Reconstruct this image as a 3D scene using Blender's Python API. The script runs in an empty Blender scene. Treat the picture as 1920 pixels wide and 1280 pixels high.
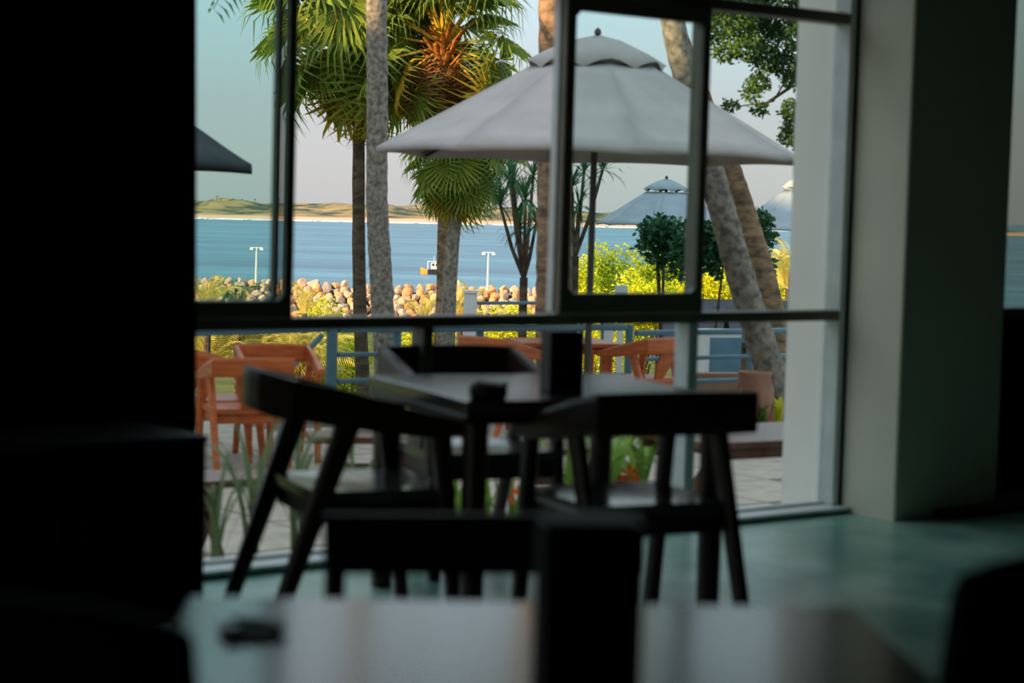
import bpy, math, random
from mathutils import Vector, Matrix, Euler

SC = bpy.context.scene
COL = SC.collection
random.seed(7)
PI = math.pi

# ------------------------------------------------------------------ camera
H_EYE = 1.33
F_PX = 3733.0
PITCH = math.atan((640 - 392) / F_PX)
ROLL = math.radians(1.6)
CAM = Vector((0, 0, H_EYE))
_F = Vector((0, math.cos(PITCH), -math.sin(PITCH)))
_R0 = Vector((1, 0, 0)); _U0 = Vector((0, math.sin(PITCH), math.cos(PITCH)))
_R = _R0 * math.cos(ROLL) + _U0 * math.sin(ROLL)
_U = -_R0 * math.sin(ROLL) + _U0 * math.cos(ROLL)
cd = bpy.data.cameras.new('camera'); cam = bpy.data.objects.new('camera', cd); COL.objects.link(cam)
cd.sensor_width = 36; cd.lens = 36 * F_PX / 1920; cd.clip_start = 0.05; cd.clip_end = 60000
m3 = Matrix((_R, _U, -_F)).transposed()
cam.matrix_world = Matrix.Translation(CAM) @ m3.to_4x4()
cd.dof.use_dof = True; cd.dof.focus_distance = 75; cd.dof.aperture_fstop = 2.9
SC.camera = cam

# ------------------------------------------------------------------ world, sun, exposure
def lin(*rgb):
    o = []
    for v in rgb:
        v = v / 255.0
        o.append(v / 12.92 if v <= 0.04045 else ((v + 0.055) / 1.055) ** 2.4)
    return (*o, 1.0)

W = bpy.data.worlds.new('sky'); SC.world = W; W.use_nodes = True
nt = W.node_tree; nt.nodes.clear()
tc = nt.nodes.new('ShaderNodeTexCoord'); sp = nt.nodes.new('ShaderNodeSeparateXYZ')
rp = nt.nodes.new('ShaderNodeValToRGB'); bg = nt.nodes.new('ShaderNodeBackground'); wo = nt.nodes.new('ShaderNodeOutputWorld')
nt.links.new(tc.outputs['Generated'], sp.inputs[0]); nt.links.new(sp.outputs['Z'], rp.inputs[0])
nt.links.new(rp.outputs[0], bg.inputs[0]); nt.links.new(bg.outputs[0], wo.inputs[0])
el = rp.color_ramp.elements
el[0].position = 0.0; el[0].color = lin(172, 172, 176)
el[1].position = 1.0; el[1].color = (0.92, 1.0, 1.12, 1)
for p_, c_ in ((0.05, lin(170, 170, 180)), (0.11, lin(178, 198, 208)), (0.30, (0.82, 0.92, 1.02, 1))):
    e = el.new(p_); e.color = c_
HAZE, CLEAR = 0.95, 0.03                                     # hazy veil plus the clear-sky model with its glow round the low sun
bg.inputs[1].default_value = HAZE
sk = nt.nodes.new('ShaderNodeTexSky'); sk.sky_type = 'NISHITA'; sk.sun_disc = False; sk.dust_density = 1.0; sk.ozone_density = 1.5
sk.sun_elevation = math.radians(15); sk.sun_rotation = math.radians(237)
bg2 = nt.nodes.new('ShaderNodeBackground'); bg2.inputs[1].default_value = CLEAR; nt.links.new(sk.outputs[0], bg2.inputs[0])
ad = nt.nodes.new('ShaderNodeAddShader'); nt.links.new(bg.outputs[0], ad.inputs[0]); nt.links.new(bg2.outputs[0], ad.inputs[1]); nt.links.new(ad.outputs[0], wo.inputs[0])

SUN_DIR = Vector((-0.80, -0.52, 0.255)).normalized()      # towards the sun: low, from the left and a little behind
sd = bpy.data.lights.new('sun', 'SUN'); sd.energy = 8.5; sd.angle = 0.01; sd.color = (1.0, 0.66, 0.34)
sun = bpy.data.objects.new('sun', sd); COL.objects.link(sun)
sun.rotation_euler = SUN_DIR.to_track_quat('Z', 'Y').to_euler(); sun.location = (-30, -20, 20)

vs = SC.view_settings
vs.view_transform = 'Standard'; vs.look = 'None'; vs.gamma = 1; vs.use_curve_mapping = False; vs.exposure = 0.38
SC.cycles.max_bounces = 8; SC.cycles.transparent_max_bounces = 24; SC.cycles.caustics_reflective = False
SC.cycles.caustics_refractive = False

# ------------------------------------------------------------------ helpers
def ray(px, py): return _F + _R * ((px - 960) / F_PX) - _U * ((py - 640) / F_PX)
def at(px, py, d):
    r = ray(px, py); return CAM + r * (d / r.y)
def atz(px, py, z):
    r = ray(px, py); return CAM + r * ((z - CAM.z) / r.z)
def rnd(a, b): return random.uniform(a, b)

class MB:
    def __init__(s): s.v = []; s.f = []
    def add(s, vs, fs):
        n = len(s.v); s.v += [tuple(v) for v in vs]; s.f += [tuple(i + n for i in f) for f in fs]; return s
    def box(s, c, size, M=None):
        x, y, z = (q / 2 for q in size); vs = []
        for dx in (-x, x):
            for dy in (-y, y):
                for dz in (-z, z):
                    v = Vector((dx, dy, dz))
                    if M: v = M @ v
                    vs.append(v + Vector(c))
        return s.add(vs, [(0, 1, 3, 2), (4, 6, 7, 5), (0, 4, 5, 1), (2, 3, 7, 6), (0, 2, 6, 4), (1, 5, 7, 3)])
    def bar(s, p0, p1, w0, h0, w1=None, h1=None, up=(0, 0, 1)):
        p0 = Vector(p0); p1 = Vector(p1); w1 = w0 if w1 is None else w1; h1 = h0 if h1 is None else h1
        d = (p1 - p0).normalized(); up = Vector(up)
        if abs(d.dot(up)) > 0.98: up = Vector((0, 1, 0))
        a = d.cross(up).normalized(); b = a.cross(d).normalized(); vs = []
        for p, w, h in ((p0, w0, h0), (p1, w1, h1)):
            k = 0.22
            for sx, sy in ((-1, -1 + 2 * k), (-1 + 2 * k, -1), (1 - 2 * k, -1), (1, -1 + 2 * k), (1, 1 - 2 * k), (1 - 2 * k, 1), (-1 + 2 * k, 1), (-1, 1 - 2 * k)):
                vs.append(p + a * (sx * w / 2) + b * (sy * h / 2))
        fs = [tuple(range(7, -1, -1)), tuple(range(8, 16))] + [(i, (i + 1) % 8, 8 + (i + 1) % 8, 8 + i) for i in range(8)]
        return s.add(vs, fs)
    def tube(s, pts, rad, n=8, jit=0.0, cap=True):
        pts = [Vector(p) for p in pts]
        if not hasattr(rad, '__len__'): rad = [rad] * len(pts)
        vs = []
        ref = Vector((0.31, 0.95, 0.05))
        for i, p in enumerate(pts):
            d = (pts[min(i + 1, len(pts) - 1)] - pts[max(i - 1, 0)]).normalized()
            a = d.cross(ref).normalized(); b = a.cross(d)
            for k in range(n):
                t = 2 * PI * k / n; r = rad[i] * (1 + (rnd(-jit, jit) if jit else 0))
                vs.append(p + a * (math.cos(t) * r) + b * (math.sin(t) * r))
        fs = []
        for i in range(len(pts) - 1):
            for k in range(n):
                fs.append((i * n + k, i * n + (k + 1) % n, (i + 1) * n + (k + 1) % n, (i + 1) * n + k))
        if cap:
            fs.append(tuple(range(n - 1, -1, -1))); m = (len(pts) - 1) * n; fs.append(tuple(range(m, m + n)))
        return s.add(vs, fs)
    def lathe(s, prof, c=(0, 0, 0), n=20):
        c = Vector(c); vs = []; fs = []
        for r, z in prof:
            for k in range(n):
                t = 2 * PI * k / n; vs.append(c + Vector((r * math.cos(t), r * math.sin(t), z)))
        for i in range(len(prof) - 1):
            for k in range(n):
                fs.append((i * n + k, i * n + (k + 1) % n, (i + 1) * n + (k + 1) % n, (i + 1) * n + k))
        return s.add(vs, fs)
    def ribbon(s, pts, wid, side):
        # thin strip along pts
        vs = []; side = Vector(side)
        for p, w in zip(pts, wid): vs += [Vector(p) - side * w / 2, Vector(p) + side * w / 2]
        return s.add(vs, [(2 * i, 2 * i + 1, 2 * i + 3, 2 * i + 2) for i in range(len(pts) - 1)])
    def mesh(s, name, m, smooth=False):
        me = bpy.data.meshes.new(name); me.from_pydata(s.v, [], s.f); me.materials.append(m)
        if smooth: me.polygons.foreach_set('use_smooth', [True] * len(me.polygons))
        me.update(); return me
    def build(s, name, m, parent=None, smooth=False, bevel=0):
        return link(name, s.mesh(name, m, smooth), parent, bevel=bevel)

def link(name, me, parent=None, loc=(0, 0, 0), rot=(0, 0, 0), scale=(1, 1, 1), bevel=0):
    o = bpy.data.objects.new(name, me); COL.objects.link(o); o.parent = parent
    o.location = loc; o.rotation_euler = rot; o.scale = scale
    if bevel:
        b = o.modifiers.new('bevel', 'BEVEL'); b.width = bevel; b.segments = 2; b.limit_method = 'ANGLE'
    return o
def tag(o, label=None, cat=None, group=None, kind=None):
    if label: o['label'] = label
    if cat: o['category'] = cat
    if group: o['group'] = group
    if kind: o['kind'] = kind
    return o
def thing(name, label, cat, loc=(0, 0, 0), rz=0.0, group=None, kind=None):
    o = bpy.data.objects.new(name, None); COL.objects.link(o); o.location = loc; o.rotation_euler = (0, 0, rz)
    o.empty_display_size = 0.2
    return tag(o, label, cat, group, kind)
def struct(o, label): return tag(o, label, None, None, 'structure')
def copy_tree(o, parent=None):
    c = o.copy(); COL.objects.link(c); c.parent = parent
    for ch in [k for k in bpy.data.objects if k.parent == o]: copy_tree(ch, c)
    return c

# ------------------------------------------------------------------ materials
def mat(name, c1, c2=None, rough=0.6, spec=0.5, scale=4.0, detail=4.0, bump=0.0, bscale=None, stretch=(1, 1, 1), metal=0.0, trans=0.0, tcol=None, lo=0.35, hi=0.65, coat=0.0):
    m = bpy.data.materials.new(name); m.use_nodes = True; t = m.node_tree; N = t.nodes; L = t.links
    b = N['Principled BSDF']; out = N['Material Output']
    b.inputs['Base Color'].default_value = c1; b.inputs['Roughness'].default_value = rough
    b.inputs['Specular IOR Level'].default_value = spec; b.inputs['Metallic'].default_value = metal
    if coat: b.inputs['Coat Weight'].default_value = coat; b.inputs['Coat Roughness'].default_value = 0.08
    if c2 or bump:
        co = N.new('ShaderNodeTexCoord'); mp = N.new('ShaderNodeMapping'); mp.inputs['Scale'].default_value = stretch
        L.new(co.outputs['Object'], mp.inputs[0])
    if c2:
        n = N.new('ShaderNodeTexNoise'); n.inputs['Scale'].default_value = scale; n.inputs['Detail'].default_value = detail
        L.new(mp.outputs[0], n.inputs['Vector'])
        r = N.new('ShaderNodeValToRGB'); r.color_ramp.elements[0].position = lo; r.color_ramp.elements[1].position = hi
        r.color_ramp.elements[0].color = c1; r.color_ramp.elements[1].color = c2
        L.new(n.outputs['Fac'], r.inputs[0]); L.new(r.outputs[0], b.inputs['Base Color'])
    if bump:
        n2 = N.new('ShaderNodeTexNoise'); n2.inputs['Scale'].default_value = bscale or scale; n2.inputs['Detail'].default_value = 5
        L.new(mp.outputs[0], n2.inputs['Vector'])
        bp = N.new('ShaderNodeBump'); bp.inputs['Strength'].default_value = bump; bp.inputs['Distance'].default_value = 0.05
        L.new(n2.outputs['Fac'], bp.inputs['Height']); L.new(bp.outputs[0], b.inputs['Normal'])
    if trans:
        tr = N.new('ShaderNodeBsdfTranslucent'); mx = N.new('ShaderNodeMixShader'); mx.inputs[0].default_value = trans
        if tcol: tr.inputs[0].default_value = tcol
        elif c2: L.new(r.outputs[0], tr.inputs[0])
        else: tr.inputs[0].default_value = c1
        L.new(b.outputs[0], mx.inputs[1]); L.new(tr.outputs[0], mx.inputs[2]); L.new(mx.outputs[0], out.inputs[0])
    return m
def glass_mat(name, tint):
    m = bpy.data.materials.new(name); m.use_nodes = True; t = m.node_tree; N = t.nodes; L = t.links; N.clear()
    o = N.new('ShaderNodeOutputMaterial'); tr = N.new('ShaderNodeBsdfTransparent'); g = N.new('ShaderNodeBsdfGlossy')
    lw = N.new('ShaderNodeLayerWeight'); lw.inputs[0].default_value = 0.5; pw = N.new('ShaderNodeMath'); pw.operation = 'POWER'; pw.inputs[1].default_value = 5
    fr = N.new('ShaderNodeMath'); fr.operation = 'MULTIPLY_ADD'; fr.inputs[1].default_value = 0.5; fr.inputs[2].default_value = 0.02
    L.new(lw.outputs['Facing'], pw.inputs[0]); L.new(pw.outputs[0], fr.inputs[0]); mx = N.new('ShaderNodeMixShader')
    tr.inputs[0].default_value = tint; g.inputs['Roughness'].default_value = 0.02; g.inputs[0].default_value = (0.8, 0.9, 0.88, 1)
    L.new(fr.outputs[0], mx.inputs[0]); L.new(tr.outputs[0], mx.inputs[1]); L.new(g.outputs[0], mx.inputs[2]); L.new(mx.outputs[0], o.inputs[0])
    return m

M = {}
M['dark_wood'] = mat('dark_wood', lin(58, 42, 34), lin(40, 30, 24), rough=0.42, scale=6, stretch=(1, 1, 8), coat=0.0, spec=0.35)
M['table_gloss'] = mat('dark_lacquer', lin(74, 70, 68), lin(58, 55, 54), rough=0.2, scale=3, stretch=(1, 8, 1), spec=0.9)
M['near_top'] = mat('near_table_lacquer', lin(104, 106, 104), lin(76, 78, 80), rough=0.17, scale=2, stretch=(1, 6, 1), spec=0.6)
M['seat_gloss'] = mat('dark_seat_lacquer', lin(84, 80, 78), lin(66, 63, 62), rough=0.16, scale=3, spec=1.0)
M['black'] = mat('black_plastic', lin(14, 14, 15), rough=0.5, spec=0.3)
M['navy'] = mat('navy_upholstery', lin(14, 16, 26), lin(10, 11, 18), rough=0.8, scale=40, spec=0.2)
M['curtain'] = mat('black_curtain', lin(8, 8, 9), lin(5, 5, 6), rough=0.95, scale=30, spec=0.0)
M['teal_floor'] = mat('teal_floor', lin(84, 146, 130), lin(170, 206, 188), rough=0.3, scale=2.6, detail=8, spec=0.5, bump=0.05, bscale=6, stretch=(1, 0.7, 1), lo=0.36, hi=0.68)
M['plaster'] = mat('plaster', lin(226, 223, 202), lin(214, 213, 194), rough=0.85, scale=1.5, spec=0.2, bump=0.05, bscale=30)
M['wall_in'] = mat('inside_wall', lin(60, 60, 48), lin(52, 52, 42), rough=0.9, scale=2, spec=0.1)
M['outer_white'] = mat('outer_white_paint', lin(242, 240, 230), lin(232, 231, 222), rough=0.8, scale=1.3, spec=0.2)
M['frame'] = mat('grey_aluminium', lin(112, 110, 92), lin(98, 96, 82), rough=0.45, scale=8, spec=0.4)
M['frame_light'] = mat('pale_sill_lit_edge', lin(214, 222, 220), lin(200, 209, 206), rough=0.45, scale=8, spec=0.4)  # pale sill colour; on jamb, mullion and strip it paints lit edges
M['glass'] = glass_mat('green_glass', (0.88, 0.95, 0.935, 1))
M['glass_film'] = glass_mat('grey_film_glass', (0.5, 0.53, 0.49, 1))
M['glass_clear'] = glass_mat('clear_glass', (0.94, 0.97, 0.96, 1))
M['umbrella'] = mat('grey_canvas', lin(176, 173, 169), lin(165, 162, 159), rough=0.9, scale=3, spec=0.1, trans=0.12)
M['umbrella_shaded'] = mat('shaded_canvas', lin(156, 168, 176), lin(144, 157, 166), rough=0.9, scale=3, spec=0.1)  # shade on the farther umbrellas put into the canvas colour
M['umbrella_dark'] = mat('charcoal_canvas', lin(74, 76, 80), lin(64, 66, 70), rough=0.9, scale=3, spec=0.1)
M['metal_pole'] = mat('bronze_pole', lin(62, 58, 54), lin(50, 47, 44), rough=0.5, scale=8)
M['orange_wood'] = mat('orange_teak', lin(192, 102, 52), lin(160, 80, 40), rough=0.4, scale=5, stretch=(1, 1, 7), spec=0.4)
M['brown_wood'] = mat('weathered_brown_wood', lin(104, 64, 48), lin(82, 50, 40), rough=0.3, scale=5, stretch=(8, 1, 1), spec=0.5)
M['paver'] = mat('pale_paver', lin(178, 168, 152), lin(154, 146, 134), rough=0.7, scale=6, spec=0.3, bump=0.1, bscale=40)
M['joint'] = mat('joint_sand', lin(96, 90, 80), lin(84, 78, 70), rough=0.95, scale=10)
M['rail_blue'] = mat('blue_grey_paint', lin(84, 122, 138), lin(74, 110, 126), rough=0.45, scale=5, spec=0.5)
M['white_paint'] = mat('white_paint', lin(214, 216, 216), lin(200, 203, 204), rough=0.6, scale=4)
M['terracotta'] = mat('terracotta', lin(156, 84, 62), lin(130, 70, 54), rough=0.85, scale=7)
M['jar'] = mat('brown_clay', lin(146, 106, 84), lin(124, 88, 70), rough=0.85, scale=6)
M['brown_wall'] = mat('brown_render', lin(134, 104, 82), lin(118, 92, 74), rough=0.9, scale=3)
M['soil'] = mat('soil', lin(72, 56, 44), lin(54, 42, 34), rough=0.95, scale=12)
M['trunk_grey'] = mat('grey_palm_bark', lin(140, 134, 122), lin(88, 85, 78), rough=0.9, scale=15, stretch=(1, 1, 1), detail=6, bump=0.5, bscale=9, spec=0.15)
M['trunk_brown'] = mat('brown_palm_bark', lin(150, 124, 98), lin(84, 72, 60), rough=0.9, scale=6, stretch=(1, 1, 1.8), detail=6, bump=0.5, bscale=9, spec=0.15)
M['trunk_dark'] = mat('dark_bark', lin(96, 84, 70), lin(64, 56, 48), rough=0.9, scale=5, stretch=(1, 1, 2), bump=0.5, bscale=9, spec=0.1)
M['boot'] = mat('palm_boot', lin(176, 112, 44), lin(96, 58, 26), rough=0.9, scale=6, spec=0.1)
def leafm(n, a, b, tr=0.35, sc=0.9): return mat(n, a, b, rough=0.55, spec=0.3, scale=sc, trans=tr)
M['fan'] = leafm('fan_palm_green', lin(134, 152, 56), lin(70, 108, 48), 0.4)
M['fan_yellow'] = leafm('fan_palm_yellowing', lin(196, 168, 50), lin(150, 140, 50))
M['dead'] = leafm('dead_frond', lin(140, 98, 52), lin(96, 66, 36), 0.2)
M['petiole'] = mat('yellow_petiole', lin(206, 164, 40), lin(176, 146, 44), rough=0.5, scale=4)
M['dark_green'] = leafm('dark_leaf', lin(58, 108, 66), lin(36, 76, 48), 0.25, 1.5)
M['mid_green'] = leafm('mid_leaf', lin(84, 124, 44), lin(52, 92, 36), 0.3, 1.5)
M['tree_green'] = leafm('tree_leaf', lin(88, 120, 56), lin(44, 78, 42), 0.3, 1.2)
M['lime'] = leafm('lime_leaf', lin(232, 224, 40), lin(186, 196, 34), 0.4, 0.7)
M['lime2'] = leafm('yellow_green_leaf', lin(214, 212, 44), lin(130, 160, 34), 0.4, 0.8)
M['straw'] = leafm('straw_green_leaf', lin(236, 212, 120), lin(176, 174, 80), 0.35, 0.8)
M['strap'] = leafm('strap_leaf', lin(150, 184, 84), lin(96, 140, 56), 0.4, 3)
M['strap_dull'] = leafm('dull_strap_leaf', lin(128, 146, 104), lin(92, 112, 76), 0.35, 3)
M['grass_slope'] = mat('slope_ground', lin(104, 108, 56), lin(74, 80, 42), rough=0.95, scale=0.3, spec=0.05)
M['flower'] = mat('orange_petal', lin(250, 110, 30), lin(236, 84, 24), rough=0.6, scale=9, trans=0.3)

# ================================================================== THE ROOM
W0 = atz(390, 1076, 0); W1 = atz(1570, 956, 0); W0.z = W1.z = 0
wu = (W1 - W0).normalized(); wn = Vector((-wu.y, wu.x, 0))
WM = Matrix((wu, wn, Vector((0, 0, 1)))).transposed()         # wall frame: u along, v outward, z up
WROT = math.atan2(wu.y, wu.x)
def wp(u, v, z): return W0 + wu * u + wn * v + Vector((0, 0, z))
def hit(px, py, v=0.0):
    r = ray(px, py); o = W0 + wn * v; t = (o - CAM).dot(wn) / r.dot(wn); p = CAM + r * t
    return (p - W0).dot(wu), p.z
U_R = hit(1578, 600)[0]                                    # right end of the window
U_L = -1.25
HEAD = 2.85; CEIL = 3.1; SILL = 0.03
Z_T = hit(1450, 592)[1]; Z_T2 = hit(1590, 37)[1]

def wallbox(name, u0, u1, v0, v1, z0, z1, m, parent=None, bevel=0):
    me = MB().box(((u0 + u1) / 2, (v0 + v1) / 2, (z0 + z1) / 2), (u1 - u0, v1 - v0, z1 - z0)).mesh(name, m)
    if parent: return link(name, me, parent, bevel=bevel)
    return link(name, me, None, W0, (0, 0, WROT), bevel=bevel)

for nm_, u0_, u1_, z0_, z1_ in (('window_portal', U_L, U_R, SILL, HEAD), ('far_window_portal', -4.52, -2.56, 0.06, HEAD)):
    ld = bpy.data.lights.new(nm_, 'AREA'); ld.shape = 'RECTANGLE'; ld.size = u1_ - u0_; ld.size_y = z1_ - z0_; ld.cycles.is_portal = True
    lo_ = bpy.data.objects.new(nm_, ld); COL.objects.link(lo_); lo_.location = wp((u0_ + u1_) / 2, 0.35, (z0_ + z1_) / 2); lo_.rotation_euler = (PI / 2, 0, WROT + PI)
    lo_.rotation_euler = wn.to_track_quat('Z', 'Y').to_euler()

# floor: polygon up to the window line, and the plinth the wall stands on
PIER_W = hit(1700, 960, -0.36)[0]
pier_u1 = U_R + 0.70
UB1 = pier_u1 + 2.3
a = wp(-4.5, 0.0, 0); b = wp(UB1 + 0.3, 0.0, 0)
fl = MB()
ring = [a, b, Vector((b.x, -3.2, 0)), Vector((a.x, -3.2, 0))]
vs_ = [Vector((p.x, p.y, 0)) for p in ring] + [Vector((p.x, p.y, -0.2)) for p in ring]
fl.add(vs_, [(3, 2, 1, 0), (4, 5, 6, 7), (0, 1, 5, 4), (1, 2, 6, 5), (2, 3, 7, 6), (3, 0, 4, 7)])
struct(fl.build('floor', M['teal_floor']), 'teal polished concrete floor of the dining room')
ce = MB(); ce.add([v + Vector((0, 0, CEIL + 0.2)) for v in vs_], [(3, 2, 1, 0), (4, 5, 6, 7), (0, 1, 5, 4), (1, 2, 6, 5), (2, 3, 7, 6), (3, 0, 4, 7)])
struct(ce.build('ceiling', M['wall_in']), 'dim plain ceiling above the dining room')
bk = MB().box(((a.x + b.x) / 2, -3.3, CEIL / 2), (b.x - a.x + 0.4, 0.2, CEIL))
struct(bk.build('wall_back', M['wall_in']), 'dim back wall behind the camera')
DY0, DY1, DZ = 0.2, a.y - 0.35, 2.7
for nm_, y0_, y1_, z0_, z1_ in (('wall_left', -3.4, DY0, 0, CEIL), ('wall_left_lintel', DY0, DY1, DZ, CEIL), ('wall_left_corner', DY1, a.y + 0.1, 0, CEIL)):
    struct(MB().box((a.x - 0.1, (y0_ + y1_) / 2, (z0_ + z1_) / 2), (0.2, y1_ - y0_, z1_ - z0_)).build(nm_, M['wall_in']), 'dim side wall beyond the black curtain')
dr = thing('door_1', None, None, (a.x - 0.1, DY0, 0), 0, kind='structure'); dr['label'] = 'glazed terrace door in the side wall, out of view'
nd = 4; wd = (DY1 - DY0) / nd
for k_ in range(nd):
    lf = thing('door_leaf', None, None, (0, k_ * wd, 0)); lf.parent = dr
    for y_ in (0.03, wd - 0.03): MB().box((0, y_, DZ / 2), (0.05, 0.06, DZ)).build('stile', M['frame'], lf)
    for z_ in (0.05, DZ - 0.04): MB().box((0, wd / 2, z_), (0.05, wd - 0.12, 0.08)).build('rail', M['frame'], lf)
    MB().box((0, wd / 2, DZ / 2), (0.008, wd - 0.12, DZ - 0.18)).build('pane', M['glass_clear'], lf)
rw = MB().box((b.x + 0.1, (b.y - 3.2) / 2, CEIL / 2), (0.2, b.y + 3.2, CEIL))
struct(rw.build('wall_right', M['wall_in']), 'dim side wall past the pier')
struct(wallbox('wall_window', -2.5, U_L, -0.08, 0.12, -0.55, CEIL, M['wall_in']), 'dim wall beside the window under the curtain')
struct(wallbox('wall_header', -4.6, UB1 + 0.3, -0.10, 0.34, HEAD, 6.2, M['outer_white']), 'wall above the windows')
struct(wallbox('wall_pier_outer', U_R, pier_u1, 0.05, 0.34, -0.55, HEAD, M['outer_white']), 'white painted outer half of the pier')
struct(wallbox('wall_pier', U_R, pier_u1, -0.36, 0.05, -0.2, HEAD, M['plaster'], bevel=0.012), 'pale plastered square pier between the two windows')
struct(wallbox('wall_plinth', -4.6, UB1 + 0.3, 0.0, 0.34, -0.75, -0.02, M['white_paint']), 'low white plinth under the windows outside')

ld = bpy.data.lights.new('door_portal', 'AREA'); ld.shape = 'RECTANGLE'; ld.size = DY1 - DY0; ld.size_y = DZ; ld.cycles.is_portal = True
lo_ = bpy.data.objects.new('door_portal', ld); COL.objects.link(lo_); lo_.location = (a.x - 0.3, (DY0 + DY1) / 2, DZ / 2); lo_.rotation_euler = Vector((-1, 0, 0)).to_track_quat('Z', 'Y').to_euler()
ld.size, ld.size_y = DZ, DY1 - DY0
# windows ------------------------------------------------------------
win = thing('window_1', None, None, W0, WROT, kind='structure'); win['label'] = 'large grey framed sliding window, open in the middle'
def wb(name, u0, u1, v0, v1, z0, z1, m=None, parent=None, bevel=0.006): return wallbox(name, u0, u1, v0, v1, z0, z1, m or M['frame'], parent or win, bevel)
um = hit(1292, 640)[0]; ul = hit(796, 640)[0]
wb('sill', U_L, U_R, -0.10, 0.10, 0.012, SILL, M['frame_light'])
wb('threshold', U_L, U_R, -0.085, 0.09, 0.0, 0.014, M['black'])
wb('bottom_rail', U_L, U_R, 0.02, 0.07, SILL, SILL + 0.012, M['frame_light'])
wb('transom', U_L, U_R, -0.03, 0.06, Z_T - 0.024, Z_T + 0.022)
wb('upper_transom', U_L, U_R, -0.03, 0.06, Z_T2 - 0.025, Z_T2 + 0.025)
wb('head', U_L, U_R, -0.04, 0.08, HEAD - 0.05, HEAD)
wb('jamb', U_R - 0.05, U_R - 0.012, -0.035, 0.07, SILL, HEAD, M['frame_light'])  # pale strip paints the highlight along the jamb
wb('jamb', U_R - 0.012, U_R, -0.045, 0.03, SILL, HEAD, M['black'])
wb('jamb', U_L, U_L + 0.05, -0.04, 0.07, SILL, HEAD)
wb('mullion', um - 0.028, um + 0.028, -0.03, 0.06, SILL, Z_T - 0.024, M['frame_light'])  # paler than the frame to paint the light on this lower mullion
wb('mullion', um + 0.01, um + 0.055, -0.02, 0.06, Z_T + 0.022, HEAD - 0.05)
wb('mullion', ul - 0.025, ul + 0.025, -0.03, 0.06, SILL, Z_T - 0.024)
def pane(u0, u1, z0, z1, v, m='glass', parent=None): return wallbox('pane', u0, u1, v - 0.003, v + 0.003, z0, z1, M[m], parent or win, 0)
pane(U_L + 0.05, ul - 0.025, SILL + 0.012, Z_T - 0.024, 0.045, 'glass_clear')
pane(ul + 0.025, um - 0.028, SILL + 0.012, Z_T - 0.024, 0.045, 'glass_clear')
pane(um + 0.028, U_R - 0.05, SILL + 0.012, Z_T - 0.024, 0.045, 'glass_clear')
pane(um + 0.055, U_R - 0.05, Z_T + 0.022, Z_T2 - 0.025, 0.045, 'glass_clear')
pane(U_L + 0.05, U_R - 0.05, Z_T2 + 0.025, HEAD - 0.05, 0.045, 'glass_clear')
def sash(u0, u1, v, st0, st1, rb, rt):
    s = thing('sash', None, None, (0, 0, 0)); s.parent = win
    z0 = Z_T + 0.022; z1 = Z_T2 - 0.025
    wb('stile', u0, u0 + st0, v - 0.018, v + 0.018, z0, z1, parent=s); wb('stile', u1 - st1, u1, v - 0.018, v + 0.018, z0, z1, parent=s)
    wb('bottom_rail', u0 + st0, u1 - st1, v - 0.018, v + 0.018, z0, z0 + rb, parent=s); wb('top_rail', u0 + st0, u1 - st1, v - 0.018, v + 0.018, z1 - rt, z1, parent=s)
    pane(u0 + st0, u1 - st1, z0 + rb, z1 - rt, v, 'glass', s)
    for zz in (z0 + rb, z1 - rt):                   # small rounded corner gussets
        for uu, sx in ((u0 + st0, 1), (u1 - st1, -1)):
            sz = 1 if zz == z0 + rb else -1
            g = MB(); k = 0.022
            tri = [(uu, zz), (uu + sx * k, zz), (uu, zz + sz * k)]
            vs = [(q[0], v - 0.017, q[1]) for q in tri] + [(q[0], v + 0.017, q[1]) for q in tri]
            g.add(vs, [(0, 1, 2), (5, 4, 3), (0, 3, 4, 1), (1, 4, 5, 2), (2, 5, 3, 0)]).build('corner_gusset', M['frame'], s)
    return s
s1 = hit(545, 560, -0.05)[0]; s2 = hit(519, 560, 0.0)[0]
sash(U_L + 0.06, s1, -0.05, 0.05, 0.036, 0.065, 0.06)
sash(U_L + 0.055, s2, 0.0, 0.05, 0.024, 0.065, 0.06)
s3 = hit(1044, 560, -0.05)[0]; s4 = hit(1313, 560, -0.05)[0]
sash(s3, s4, -0.05, 0.05, 0.045, 0.085, 0.07)
# slim pale strip painting the lit edge on the leading stile of the open sash
wb('lit_edge_strip', s3 - 0.006, s3 + 0.018, -0.03, 0.012, Z_T + 0.03, Z_T2 - 0.03, M['frame_light'])

win2 = thing('window_2', None, None, W0, WROT, kind='structure'); win2['label'] = 'second window past the pier, mostly out of view'
for (n_, u0, u1, v0, v1, z0, z1, m_) in (
    ('jamb', pier_u1, pier_u1 + 0.03, -0.12, 0.06, 0.0, HEAD, 'frame'), ('jamb', pier_u1 + 0.03, pier_u1 + 0.07, -0.12, 0.06, 0.0, HEAD, 'frame_light'),
    ('transom', pier_u1 + 0.07, UB1, -0.04, 0.06, Z_T - 0.024, Z_T + 0.022, 'frame'), ('dado_panel', pier_u1 + 0.07, UB1, -0.02, 0.03, 0.0, Z_T - 0.024, 'black'),
    ('head', pier_u1, UB1, -0.04, 0.06, HEAD - 0.05, HEAD, 'frame'), ('jamb', UB1 - 0.05, UB1, -0.04, 0.06, 0, HEAD, 'frame'),
    ('pane', pier_u1 + 0.07, UB1 - 0.05, 0.01, 0.016, Z_T + 0.022, HEAD - 0.05, 'glass_film')):
    wallbox(n_, u0, u1, v0, v1, z0, z1, M[m_], win2, 0)
win3 = thing('window_3_added', None, None, W0, WROT, kind='structure'); win3['label'] = 'further window added beyond the curtain for its light, out of view'  # added unseen opening that lights the left faces of the furniture
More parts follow.
